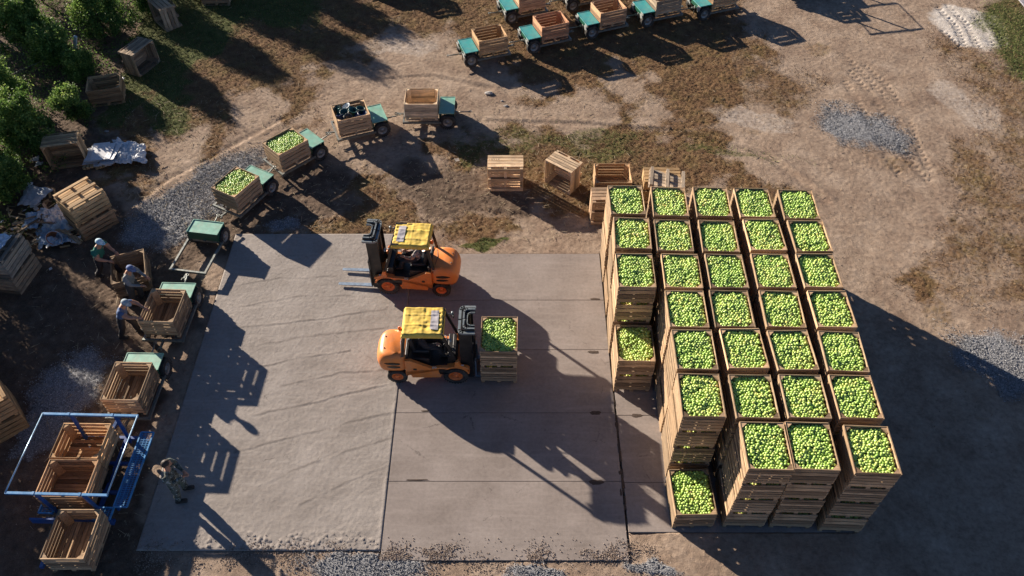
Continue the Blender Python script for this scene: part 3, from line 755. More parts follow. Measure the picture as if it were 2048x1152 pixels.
T = {'T1': (-3.33, 24.93, 0), 'T2': (-5.83, 24.1, 21), 'T3': (-7.86, 22.33, 45), 'T4': (-9.12, 20.23, 61), 'T5': (-9.93, 17.6, 81), 'T6': (-10.02, 14.93, 88), 'T7': (-10.23, 12.32, 89)}
put_trailer(TG, *T['T1'], 'green trailer carrying the pale empty bin at the head of the train', GA)
put_trailer(TG, *T['T2'], 'green trailer carrying the bin of buckets', GA)
put_trailer(TG, *T['T3'], 'green trailer carrying apples, directly behind the trailer with buckets', GA)
put_trailer(TG, *T['T4'], 'green trailer carrying apples, nearest the grey gravel strip', GA)
put_trailer(TB, *T['T5'], 'green trailer with bare frame and no bin on it', GA)
put_trailer(TG, *T['T6'], 'green trailer whose empty bin the man in blue leans on', GA)
put_trailer(TG, *T['T7'], 'green trailer with empty bin just above the blue railed platform', GA)
trailer_bin(TIGHT, *T['T1'], 'pale whitish empty bin on the head trailer of the train', (1.75, 1.75, 1.7, 1))
MB2 = trailer_bin(FULL[1], *T['T2'], 'bin on a trailer filled with dark buckets', .1)
trailer_bin(FULL[1], *T['T3'], 'bin of green apples on the trailer behind the buckets', .25, full=True)
trailer_bin(FULL[1], *T['T4'], 'bin of green apples on the trailer by the gravel strip', .15, full=True)
trailer_bin(OLD[0], *T['T6'], 'empty slatted bin on the trailer beside the man in blue', .6)
trailer_bin(OLD[0], *T['T7'], 'empty slatted bin on the trailer above the blue railed platform', .35)
trailer_bin(OLD[0], -10.2, 8.07, 0, 'empty slatted bin lowest in the photo, below the blue platform', .6, rot=0, z=.32, group='empty bins by the blue platform')
RR = {'R1': (-.9, 29.2, 199), 'R2': (1.6, 30.22, 201), 'R3': (4.06, 31.3, 201), 'R4': (6.5, 32.2, 200), 'R5': (9.0, 32.75, 200), 'B1': (.7, 32.45, 200), 'B2': (3.35, 33.45, 201)}
NM = {'R1': 'teal trailer leftmost of the nearest row at the top', 'R2': 'teal trailer carrying the reddest empty bin', 'R3': 'teal trailer third from the left in the nearest top row',
      'R4': 'teal trailer carrying the weathered grey bin at the top', 'R5': 'teal trailer rightmost at the top edge, only its deck in view',
      'B1': 'teal trailer cut by the top edge, behind the leftmost pair', 'B2': 'teal trailer behind the others, only a wheel showing at the top edge'}
NB = {'R1': 'empty wooden bin on the leftmost trailer of the nearest top row', 'R2': 'reddest empty wooden bin, on the second trailer of the nearest top row', 'R3': 'empty wooden bin on the third trailer of the nearest top row',
      'R4': 'weathered grey bin on the fourth trailer of the nearest top row', 'R5': 'bin on the rightmost top trailer, above the edge of view', 'B1': 'pinkish bin on the trailer cut by the top edge', 'B2': 'bin on the rear trailer showing one wheel'}
AG = {'R1': (1.0, .86, .7, 1), 'R2': (1.2, .86, .74, 1), 'R3': (1.1, .9, .78, 1), 'R4': (.9, .92, .95, 1), 'R5': (1.1, .95, .8, 1), 'B1': (1.1, .92, .82, 1), 'B2': (1, .9, .7, 1)}
for k, (x, y, a) in RR.items():
    put_trailer(TT, x, y, a, NM[k], GB); trailer_bin(FULL[1] if k in ('R4', 'B1') else OLD[0], x, y, a, NB[k], AG[k], group='empty bins on the parked trailers')
put_trailer(TT, -5.5, 34.9, 200, 'teal trailer beyond the top edge, left of the parked rows', GB)
trailer_bin(FULL[0], -5.5, 34.9, 200, 'bin on the trailer beyond the top edge', .3, group='empty bins on the parked trailers')

# ------------------------------------------------------------------ buckets
def buckets():
    cols = [('navy', (.02, .05, .16)), ('dark green', (.02, .09, .08)), ('black', (.015, .02, .022)), ('teal', (.03, .14, .13)), ('white', (.65, .7, .72))]
    lay = [(-.28, -.36, 0, 0), (-.3, -.1, 0, 80), (-.05, -.3, 1, 15), (.05, -.05, 3, 12), (-.27, .2, 2, 20), (.0, .22, 1, 10), (.28, -.3, 2, 70), (.3, -.02, 4, 25), (.24, .26, 1, 75), (-.2, .44, 0, 30), (.1, .45, 3, 60)]
    names = ['tipped in the near left corner', 'lying on its side by the left wall', 'standing at the near end', 'standing in the centre', 'beside the rear left wall', 'standing near the middle of the far half',
             'on its side in the near right corner', 'leaning at the right wall', 'lying by the far right wall', 'tilted in the far left corner', 'tilted against the far wall']
    for i, ((x, y, c, tilt), nm) in enumerate(zip(lay, names)):
        nmc, col = cols[c]; mt = simple('bucket_'+nmc.replace(' ', '_'), col, .35, var=.15)
        M = MB2 @ Matrix.LocRotScale(Vector((x, y, .42+.02*(i % 3))), Euler((R(tilt)*math.sin(i*1.7), R(tilt)*math.cos(i*1.7), i)), Vector((1, 1, 1)))
        t = thing('bucket', f'{nmc} bucket {nm} of the trailer bin', 'bucket', mat=M, group='buckets thrown into the trailer bin')
        mb = MB(); mb.lathe([(.0001, .0), (.115, 0), (.15, .27), (.162, .27), (.162, .285), (.145, .285), (.11, .012), (.0001, .012)], n=22); mb.build('shell', mt, t)
        mb = MB(); mb.tube([(.155*math.cos(a), .19*math.sin(a) if 0 else .05+.1*math.sin(a), .27+.03*math.sin(a)) for a in [PI*k/10 for k in range(11)]], .005, 6); mb.build('handle', RIMG, t)
buckets()

# ------------------------------------------------------------------ loose bins
GL = 'loose empty bins lying about the yard'
def txt(parent, s, size, M, mat, name='stencil'):
    cu = bpy.data.curves.new(name, 'FONT'); cu.body = s; cu.size = size; cu.extrude = .001; cu.align_x = 'LEFT'; cu.space_character = 1.25
    o = bpy.data.objects.new(name, cu); COL.objects.link(o); dg = bpy.context.evaluated_depsgraph_get()
    me = bpy.data.meshes.new_from_object(o.evaluated_get(dg)); bpy.data.objects.remove(o); me.materials.append(mat)
    m = bpy.data.objects.new(name, me); COL.objects.link(m); m.parent = parent; m.matrix_parent_inverse = Matrix.Identity(4); m.matrix_local = M; return m
INK = simple('stencil_ink', (.03, .028, .028), .8)
# numbered bin: lying with its base to the viewer, long wall up
cz = GZ+BW/2+.003
b = place_bin(FULL[1], AX((-.22, 20.93, cz), (0, 0, 1), (0, 1, 0)), 'bin on its side with the number 10225 on its upper wall', GL, (1.5, 1.42, 1.32, 1))
# local +x is up: the upper wall is the +x side wall; its outer face is x = BW/2; local y runs along world x (ez x ex = (0,1,0)x(0,0,1) = (1,0,0))
Mt = Matrix((Vector((0, 1, 0)), Vector((0, 0, 1)), Vector((1, 0, 0)))).transposed().to_4x4(); Mt.translation = Vector((BW/2+.0015, -BD/2+.03, .445))
txt(b, '10225', .125, Mt, INK)
place_bin(OLD[0], AX((1.98, 21.62, cz), (0, 0, 1), (-.62, -.79, 0), (1, .9, .95)), 'empty bin tipped on its side, open mouth towards the forklifts', GL, (1.4, 1.36, 1.32, 1))
place_bin(OLD[0], TR((3.42, 21.05, GZ), R(90)), 'upright empty bin just behind the apple stacks', GL, (1.05, .88, .72, 1))
place_bin(FULL[1], AX((5.0, 20.3, GZ+.5), (0, 0, 1), (.03, 1, 0)), 'tipped bin behind the stacks with a grey pallet leaning over it', GL, (1.15, 1.0, .75, 1))
place_bin(FULL[1], AX((3.2, 19.3, cz), (0, 0, 1), (0, 1, 0)), 'bin on its side half hidden by the back left apple stack', GL, (1.1, .98, .92, 1))
place_bin(OLD[0], AX((-15.85, 22.9, cz), (0, 0, 1), (.23, -.97, 0)), 'bin on its side with crumpled white sheets beside it', GL, (1, .9, .75, 1))
place_bin(OLD[0], TR((-15.6, 26.3, GZ), R(15+90)), 'upright empty bin in the shade at the orchard edge', GL, (.9, .8, .65, 1))
place_bin(OLD[0], AX((-15.25, 28.5, cz), (0, 0, 1), (.92, -.4, 0)), 'tipped empty bin nearest the white post, its mouth facing right', GL, (.75, .75, .75, 1))
place_bin(FULL[1], AX((-14.55, 31.9, cz), (0, 0, 1), (-.75, -.66, 0)), 'grey bin standing on its side cut by the top edge at left', GL, (.85, .85, .85, 1))
place_bin(OLD[0], TR((-13.1, 33.6, GZ), R(92)), 'bin at the top edge right of the grey tipped one', GL, (.9, .85, .75, 1))
place_bin(OLD[0], TR((-11.7, 16.76, GZ), R(20)), 'dark empty bin on the ground beside the man in the grey shirt', GL, (.6, .55, .5, 1))
b = [o for o in bpy.data.objects if o.get('label') == 'bin of green apples on the trailer behind the buckets'][0]
Mt = Matrix((Vector((0, 1, 0)), Vector((0, 0, 1)), Vector((1, 0, 0)))).transposed().to_4x4(); Mt.translation = Vector((BW/2+.0015, -BD/2+.1, .6)); txt(b, '1021', .12, Mt, INK)
# upside-down stacks
def updown(x, y, deg, n, labs, tints, src, lean=0):
    for k in range(n):
        M = AX((x+.02*k, y+lean*k, GZ+BH*(k+1)+.003*k), (math.cos(R(deg+k*2)), math.sin(R(deg+k*2)), 0), (0, 0, -1)); place_bin(src, M, labs[k], 'upturned bins stacked at the left', tints[k])
updown(-13.82, 19.28, -42, 2, ['lower upturned bin under the pile nearest the debris', 'upper upturned bin with fresh yellow pallet boards, nearest the debris'], [(.85, .72, .6, 1), (1.25, 1.1, .85, 1)], FULL[1], .0)
updown(-15.45, 16.9, -8, 2, ['lower upturned bin at the left edge, beneath the bluish boards', 'upper upturned bin at the left edge with shaded bluish boards'], [(.8, .8, .8, 1), (.85, .95, 1.1, 1)], OLD[1])
updown(-13.72, 11.7, 40, 2, ['lower bin cut by the left edge above the blue platform', 'upper bin cut by the left edge above the blue platform'], [(1, .85, .6, 1), (1.1, .9, .65, 1)], FULL[1])
for i, (x, y, a, n) in enumerate([(-15.1, 13.1, 20, 2), (-15.5, 11.6, 5, 3), (-16.6, 14.5, 10, 3), (-15.6, 10.4, -15, 3), (-15.0, 8.2, 5, 2)]):  # unseen stacks, added to throw shade over the lower left
    w = ['above the cut one', 'behind the cut one', 'nearest the bluish boards', 'further down', 'lowest of all'][i]
    updown(x, y, a, n, [f'lower bin of an added shade-casting stack beyond the left edge, {w}', f'second bin up in an added shade-casting stack beyond the left edge, {w}', f'topmost bin of an added shade-casting stack beyond the left edge, {w}'], [tint(.5)]*3, FULL[0])
def pallet(M, label, mat, col):
    t = thing('pallet', label, 'pallet', mat=M); mb = MB()
    for i in range(6): mb.box((-.5+.2*i, 0, .012), (.17, 1.2, .02), wob=.003)
    for y in (-.52, 0, .52): mb.box((0, y, .034), (1.15, .1, .02))
    a = mb.build('deck_boards', mat, t); mb = MB()
    for y in (-.52, 0, .52):
        for x in (-.5, 0, .5): mb.box((x, y, .085), (.12, .1, .08))
    b_ = mb.build('blocks', mat, t); mb = MB()
    for y in (-.52, 0, .52): mb.box((0, y, .135), (1.15, .1, .018), wob=.003)
    c = mb.build('skids', mat, t)
    for o in (a, b_, c): o.color = col
pallet(Matrix.LocRotScale(Vector((5.1, 20.25, 1.03)), Euler((R(3), R(10), R(80))), Vector((1, 1, 1))), 'grey pallet lying skids up on a bin behind the stacks', WOOD, (.95, 1.0, 1.1, 1))

# ================================================================== merged apples and single apples
def flush_apples():
    P = np.concatenate(AP['P']); S = np.concatenate(AP['S']); Tv = np.concatenate(AP['T'])
    V1, F1 = clones(P, S, AB2); t1 = np.repeat(Tv, len(AB2[0]))
    P2 = np.concatenate(AL['P']); S2 = np.concatenate(AL['S']); T2 = np.concatenate(AL['T'])
    V2, F2 = clones(P2, S2, AB1); t2 = np.repeat(T2, 12)
    o = npmesh('apples', np.concatenate([V1, V2]), np.concatenate([F1, F2+len(V1)]), APPLE, True, {'tv': np.concatenate([t1, t2])})
    tag(o, 'green and yellowish apples heaped in the bins around the front middle one', 'apples', kind='stuff')
    protos = []
    for i in range(14):
        V0, F0 = AB2; q = npmesh('apple', V0, F0, APPLE, True, {'tv': np.full(len(V0), .1+.06*i)}); protos.append(q)
    lab = 'green apple in the topmost bin of the front row, third column from left'; used = set()
    for q, s, t in HERO:
        i = min(13, max(0, int((t-.1)/.06))); pr = protos[i]
        if i in used: c = pr.copy(); COL.objects.link(c)
        else: c = pr; used.add(i)
        c.location = q; c.scale = (s, s, s); c.rotation_euler = [random.uniform(0, 6) for _ in range(3)]
        tag(c, lab, 'apple', 'apples in the front middle bin')
    for i, p in enumerate(protos):
        if i not in used: bpy.data.objects.remove(p)
flush_apples()

# ================================================================== FORKLIFTS
ORANGE = simple('orange_paint', (.78, .24, .05), .4, var=.08, scale=3, dust=.38)
BLACKP = simple('black_paint', (.012, .012, .013), .4, var=.3, dust=.12)
SEATM = simple('seat_vinyl', (.02, .02, .022), .5, var=.3)
GREYM = simple('mast_grey', (.2, .235, .25), .45, .2, var=.2, dust=.3)
FORKM = simple('fork_steel', (.2, .27, .36), .5, .2, var=.2, dust=.3)
ORIM = simple('orange_rim', (.75, .17, .03), .5, var=.2, dust=.15)
YEL = simple('yellow_canvas', (.74, .52, .09), .8, var=.16, scale=3, dust=.25)
PATCH = simple('grey_canvas_window', (.4, .38, .4), .6, var=.12, dust=.2)
BEAC = simple('beacon_lens', (.85, .16, .02), .25, var=.05)
WHITEP = simple('white_sticker', (.75, .75, .72), .6, var=.1)
def forklift(label, M, side, yaw_patch=0, lift=0.06, steer=0):
    """local: +x to the forks, origin on the ground under the front axle; side = the side (+1/-1 in local y) the camera sees"""
    t = thing('forklift', label, 'forklift', mat=M, group='orange forklifts on the concrete slab')
    W = .55
    # chassis side profile (x, z)
    prof = [(-1.36, .34), (-1.36, 1.02), (-1.2, 1.02), (-.62, .66), (-.5, .72), (-.02, .74), (.02, .98), (.1, 1.0), (.16, .8), (.34, .74), (.4, .66),
            (.3, .62), (.12, .7), (-.12, .7), (-.3, .6), (-.38, .42), (-.42, .27), (-1.2, .25), (-1.26, .45), (-1.36, .52)]
    mb = MB()
    for s in (-1, 1): mb.prism(prof, s*(W-.1), s*W, 'Y')
    mb.box((-.75, 0, .42), (1.2, .9, .28)); mb.box((.05, 0, .5), (.5, .7, .3))
    # arched fenders
    for s in (-1, 1):
        pts = [(.42*math.cos(a), .33+.44*math.sin(a)) for a in [R(20+k*14) for k in range(11)]]; inn = [(.37*math.cos(a), .33+.39*math.sin(a)) for a in [R(20+k*14) for k in reversed(range(11))]]
        mb.prism(pts+inn, s*(W-.17), s*(W+.012), 'Y')
    mb.build('chassis', ORANGE, t, bevel=.012)
    # counterweight lofted from rounded outlines
    mb = MB(); lev = [(.36, .5, .0, .6), (.37, .93, .0, .72), (.52, .97, .02, .8), (.56, .99, .02, .99), (.64, 1.0, .03, 1.0), (.78, 1.0, .05, 1.0), (.9, .99, .04, .99), (1.02, .97, .0, .96), (1.1, .94, -.03, .9), (1.145, .86, -.09, .82), (1.16, .7, -.16, .66)]
    n = 40; V = []
    for z, k, dx, ky in lev:
        for j in range(n):
            a = 2*PI*j/n; e = 3.4; c, s = math.cos(a), math.sin(a)
            ux = math.copysign(abs(c)**(2/e), c); uy = math.copysign(abs(s)**(2/e), s)
            x = -1.68+ux*.44*k-(dx if c < 0 else 0); x = min(x, -1.3); V.append((x, uy*.54*ky, z))
    F = [(i*n+j, i*n+(j+1) % n, (i+1)*n+(j+1) % n, (i+1)*n+j) for i in range(len(lev)-1) for j in range(n)]+[tuple(range(n)), tuple(range((len(lev)-1)*n, len(lev)*n))]
    mb.add(V, F, smooth=True); mb.build('counterweight', ORANGE, t)
    mb = MB()      # hood seam, lifting holes
    for y in (-.2, .2): mb.lathe([(.0001, 0), (.022, 0), (.022, .006), (.0001, .006)], 'Z', (-1.93, y, 1.157), 14)
    mb.tube([(-1.45, -.42, 1.12), (-1.46, -.3, 1.157), (-1.5, 0, 1.165), (-1.46, .3, 1.157), (-1.45, .42, 1.12), (-1.4, .5, 1.0)], .009, 6); mb.build('hood_seam', BLACKP, t)
    for s in (-1, 1):   # dark swept stripes on the counterweight flanks
        mb = MB()
        for zz, l in ((.86, .42), (.72, .36)):
            pts = []
            for k in range(7):
                x = -1.5-l*k/6; a = math.acos(min(1, max(-1, ((x+1.68)/.44)))) ; yy = .54*(max(0, 1-abs((x+1.68)/.47)**3.4))**(1/3.4)+.012; h = .045*math.sin(PI*(.15+.8*k/6))
                pts.append((x, s*yy, zz+.02*k/6, h))
            mb.add([(x, y, z+h) for x, y, z, h in pts]+[(x, y, z-h) for x, y, z, h in pts]+[(x, y-s*.03, z+h) for x, y, z, h in pts]+[(x, y-s*.03, z-h) for x, y, z, h in pts],
                   [(k, k+1, 8+k, 7+k) for k in range(6)]+[(k, k+1, 15+k, 14+k) for k in range(6)]+[(7+k, 8+k, 22+k, 21+k) for k in range(6)])
        mb.build('side_stripe', BLACKP, t)
        mb = MB(); mb.box((-.3, s*(W+.004), .585), (.3, .02, .14)); mb.box((-.3, s*(W+.02), .5), (.26, .05, .02)); mb.build('step', BLACKP, t)
        mb = MB(); mb.lathe([(.0001, 0), (.03, 0), (.03, .012), (.0001, .012)], 'Y', (-1.12, s*(W+.004)-(.012 if s < 0 else 0), .66), 12); mb.box((-1.1, s*(W+.004), .645), (.09, .008, .07)); mb.build('filler_cap', BLACKP, t)
        m4 = Matrix((Vector((-s, 0, 0)), Vector((0, 0, 1)), Vector((0, s, 0)))).transposed().to_4x4(); m4.translation = Vector((-.58+(.06 if s > 0 else -.06), s*(W+.002), .7))
        txt(t, '30', .12, m4, WHITEP, 'marking')
    # cab floor, cowl, engine cover
    mb = MB(); mb.box((-.45, 0, .69), (1.0, .9, .03)); mb.box((-.12, 0, .86), (.16, .8, .36)); mb.box((-1.0, 0, .8), (.62, .82, .3)); mb.box((-1.3, 0, 1.0), (.08, .9, .34))
    mb.box((-.02, 0, 1.07), (.1, .7, .06)); mb.build('cab_floor', BLACKP, t, bevel=.02)
    mb = MB(); mb.bevbox((-.95, 0, 1.0), (.48, .46, .12), .04); mb.bevbox((-1.17, 0, 1.28), (.12, .44, .5), .045, Euler((0, -.15, 0)).to_matrix()); mb.build('seat', SEATM, t)
    mb = MB(); mb.tube([(-.14, 0, .9), (-.35, 0, 1.2)], .03); st = Euler((0, R(-58), 0)).to_matrix()
    pts = [Vector((-.36, 0, 1.22))+st @ Vector((0, .17*math.cos(a), .17*math.sin(a))) if 0 else Vector((-.36, 0, 1.22))+Euler((0, R(-35), 0)).to_matrix() @ Vector((.17*math.cos(a), .17*math.sin(a), 0)) for a in [2*PI*k/20 for k in range(21)]]
    mb.tube(pts, .014, 6); mb.build('steering_wheel', BLACKP, t)
    mb = MB()
    for k in range(4): mb.tube([(-.2, -.2-.06*k, 1.0), (-.28, -.2-.06*k, 1.2)], .009, 6); mb.lathe([(.0001, -.02), (.018, -.01), (.018, .01), (.0001, .02)], 'Z', (-.28, -.2-.06*k, 1.21), 8)
    mb.build('lever', DARK, t)
    # overhead guard
    for s in (-1, 1):
        mb = MB(); mb.beam((.02, s*.47, .98), (-.3, s*.43, 2.06), .05, .07); mb.build('front_pillar', BLACKP, t)
        mb = MB(); mb.beam((-1.42, s*.45, 1.1), (-1.28, s*.43, 2.05), .05, .08); mb.build('rear_pillar', BLACKP, t)
    mb = MB()
    for s in (-1, 1): mb.beam((-1.34, s*.43, 2.05), (-.26, s*.43, 2.07), .05, .05)
    for k in range(7): mb.beam((-1.3+k*.17, -.43, 2.055), (-1.3+k*.17, .43, 2.055), .04, .03)
    mb.build('overhead_guard', BLACKP, t)
    nx, ny = 44, 38; x0, x1, y0, y1 = -1.37, -.24, -.5, .5; V = []; seed = random.random()*50
    for i in range(nx):
        for j in range(ny):
            u, v = i/(nx-1), j/(ny-1); x = x0+(x1-x0)*u; y = y0+(y1-y0)*v
            a = np.array([x*1.0]); b_ = np.array([y*1.0])
            e = max(abs(u-.5), abs(v-.5))*2; drop = 0
            fold = float(fbm(a*9+seed, b_*2.2+seed, 1, 3)[0]-.5)*.022+float(fbm(a*2+seed, b_*9, 1, 2)[0]-.5)*.022+.012*math.exp(-((v-.35)/.02)**2)+.012*math.exp(-((v-.7)/.02)**2)+.02*math.sin(v*40)*math.exp(-((u-.95)/.07)**2)*.5
            z = 2.1+fold*1.1+float(fbm(a*3+b_*2+seed, b_*3-a*2, 1.3, 3)[0]-.5)*.05
            if e > .9: z -= (e-.9)*1.1
            if i in (0, nx-1) or j in (0, ny-1): z = 1.97+fold*.6
            if abs(u-.5) < .012: z += .006
            V.append((x, y, z))
    idx = lambda i, j: i*ny+j
    inp = lambda i, j: (.66 if 1 else 0) < i/(nx-1) < .86 and .18 < j/(ny-1) < .82
    F = [(idx(i, j), idx(i+1, j), idx(i+1, j+1), idx(i, j+1)) for i in range(nx-1) for j in range(ny-1)]
    mb = MB(); mb.add(V, F, smooth=True); cano = mb.build('canopy', YEL, t); sm = cano.modifiers.new('Solid', 'SOLIDIFY'); sm.thickness = .006
    mb = MB(); FP = [f for f, (i, j) in zip(F, [(i, j) for i in range(nx-1) for j in range(ny-1)]) if inp(i, j)]
    used = sorted({q for f in FP for q in f}); mp = {q: k for k, q in enumerate(used)}
    mb.add([(V[q][0], V[q][1], V[q][2]+.018) for q in used], [tuple(mp[q] for q in f) for f in FP], smooth=True); mb.build('canopy_window', PATCH, cano)
    mb = MB(); mb.lathe([(.04, 0), (.045, .02), (.04, .075), (.02, .1), (.0001, .105)], 'Z', (-1.42, side*.2, 1.98), 16); mb.box((-1.4, side*.2, 1.97), (.1, .08, .02)); mb.build('beacon', BEAC, t)
    # mast
    for s in (-1, 1):
        mb = MB(); mb.box((.33, s*.36, 1.1), (.2, .06, 2.0)); mb.box((.32, s*.4, 1.1), (.34, .025, 1.97)); mb.box((.3, s*.2, 1.0), (.2, .12, 1.7)); mb.box((.35, s*.28, 1.14), (.16, .06, 1.98)); mb.box((.36, s*.2, 1.12), (.12, .05, 1.9)); mb.build('mast_channel', BLACKP, t)
        mb = MB(); mb.tube([(.3, s*.2, .4), (.3, s*.2, 1.9)], .032); mb.build('lift_cylinder', DARK, t)
        mb = MB(); mb.tube([(.1, s*.36, .62), (.3, s*.36, .9)], .03); mb.build('tilt_cylinder', DARK, t)
    for i, (xx, w, z, m_, th) in enumerate(((.17, .44, 2.13, GREYM, .07), (.24, .37, 2.16, BLACKP, .035), (.275, .33, 2.175, GREYM, .04), (.33, .26, 2.14, BLACKP, .04), (.37, .22, 2.165, GREYM, .02))):
        mb = MB(); r = .09; L = .5-xx+.06
        pts = [(xx+L, -w, z), (xx+r, -w, z), (xx+r*.3, -w+r*.3, z), (xx, -w+r, z), (xx, 0, z), (xx, w-r, z), (xx+r*.3, w-r*.3, z), (xx+r, w, z), (xx+L, w, z)]
        for a, b_ in zip(pts[:-1], pts[1:]): 
            a, b_ = Vector(a), Vector(b_); mb.beam(a-(b_-a).normalized()*th*.3, b_+(b_-a).normalized()*th*.3, th, .06+.001*i)
        mb.build('mast_crosshead', m_, t)
    mb = MB(); mb.box((.36, 0, .5), (.1, .62, .08)); mb.box((.36, 0, 1.3), (.06, .6, .06)); mb.box((.33, 0, 1.75), (.05, .6, .09))
    for k in range(4): mb.tube([(.28, -.13+.07*k, 1.95), (.22, -.14+.08*k, 1.5), (.24, -.12+.07*k, 1.1), (.28, -.1+.06*k, .7)], .011, 6)
    mb.build('mast_brace', BLACKP, t)
    mb = MB(); mb.box((.29, side*.2, 1.55), (.012, .05, .07)); mb.box((.29, side*.26, 1.05), (.012, .08, .07)); mb.box((.2, side*.5, .79), (.07, .03, .02)); mb.build('sticker', WHITEP, t)
    mb = MB()
    for z in (.3, .72): mb.box((.5, 0, z+lift), (.045, 1.0, .11))
    for y in (-.46, -.2, .2, .46): mb.box((.5, y, .51+lift), (.035, .05, .42))
    mb.box((.49, 0, 1.28+lift), (.04, 1.0, .045))
    for y in (-.48, -.24, 0, .24, .48): mb.box((.49, y, 1.02+lift), (.03, .035, .52))
    mb.build('carriage', BLACKP, t)
    for s in (-1, 1):
        mb = MB(); y = s*.3; mb.add([(.53, y-.06, .02+lift), (.53, y+.06, .02+lift), (1.6, y+.05, .02+lift), (1.62, y+.02, .02+lift), (1.62, y-.02, .02+lift), (1.6, y-.05, .02+lift),
                                     (.53, y-.06, .065+lift), (.53, y+.06, .065+lift), (1.6, y+.05, .035+lift), (1.62, y+.02, .032+lift), (1.62, y-.02, .032+lift), (1.6, y-.05, .035+lift)],
                                    [(0, 5, 4, 3, 2, 1), (6, 7, 8, 9, 10, 11)]+[(i, (i+1) % 6, 6+(i+1) % 6, 6+i) for i in range(6)])
        mb.box((.55, y, .38+lift), (.04, .12, .72)); mb.build('fork', FORKM, t)
        mb = MB(); mb.lathe([(.0001, 0), (.05, .0), (.06, .03), (.05, .06), (.0001, .06)], 'X', (-.1, s*.46, 1.85), 14); mb.tube([(-.1, s*.44, 1.85), (-.24, s*.42, 1.9)], .012, 6); mb.build('headlight', GREYM, t)
    mb = MB(); mb.bevbox((-.05, -side*.5, 1.72), (.03, .16, .1), .012); mb.tube([(-.05, -side*.48, 1.72), (-.2, -side*.44, 1.75)], .008, 6); mb.build('mirror', DARK, t)
    for s in (-1, 1):
        wheel(t, (0, s*.475, .335), .335, .2, ORIM, side=s); wheel(t, (-1.62, s*.475, .27), .27, .17, ORIM, side=s)
    return t
FL2 = TR((-1.55, 13.5, .004), R(-.5)); FL1 = TR((-3.72, 16.8, .004), R(176))
forklift('orange forklift carrying two stacked apple bins on its forks', FL2, -1, lift=.04)
forklift('orange forklift with bare forks pointing left, nearest the grass', FL1, 1, lift=.04)

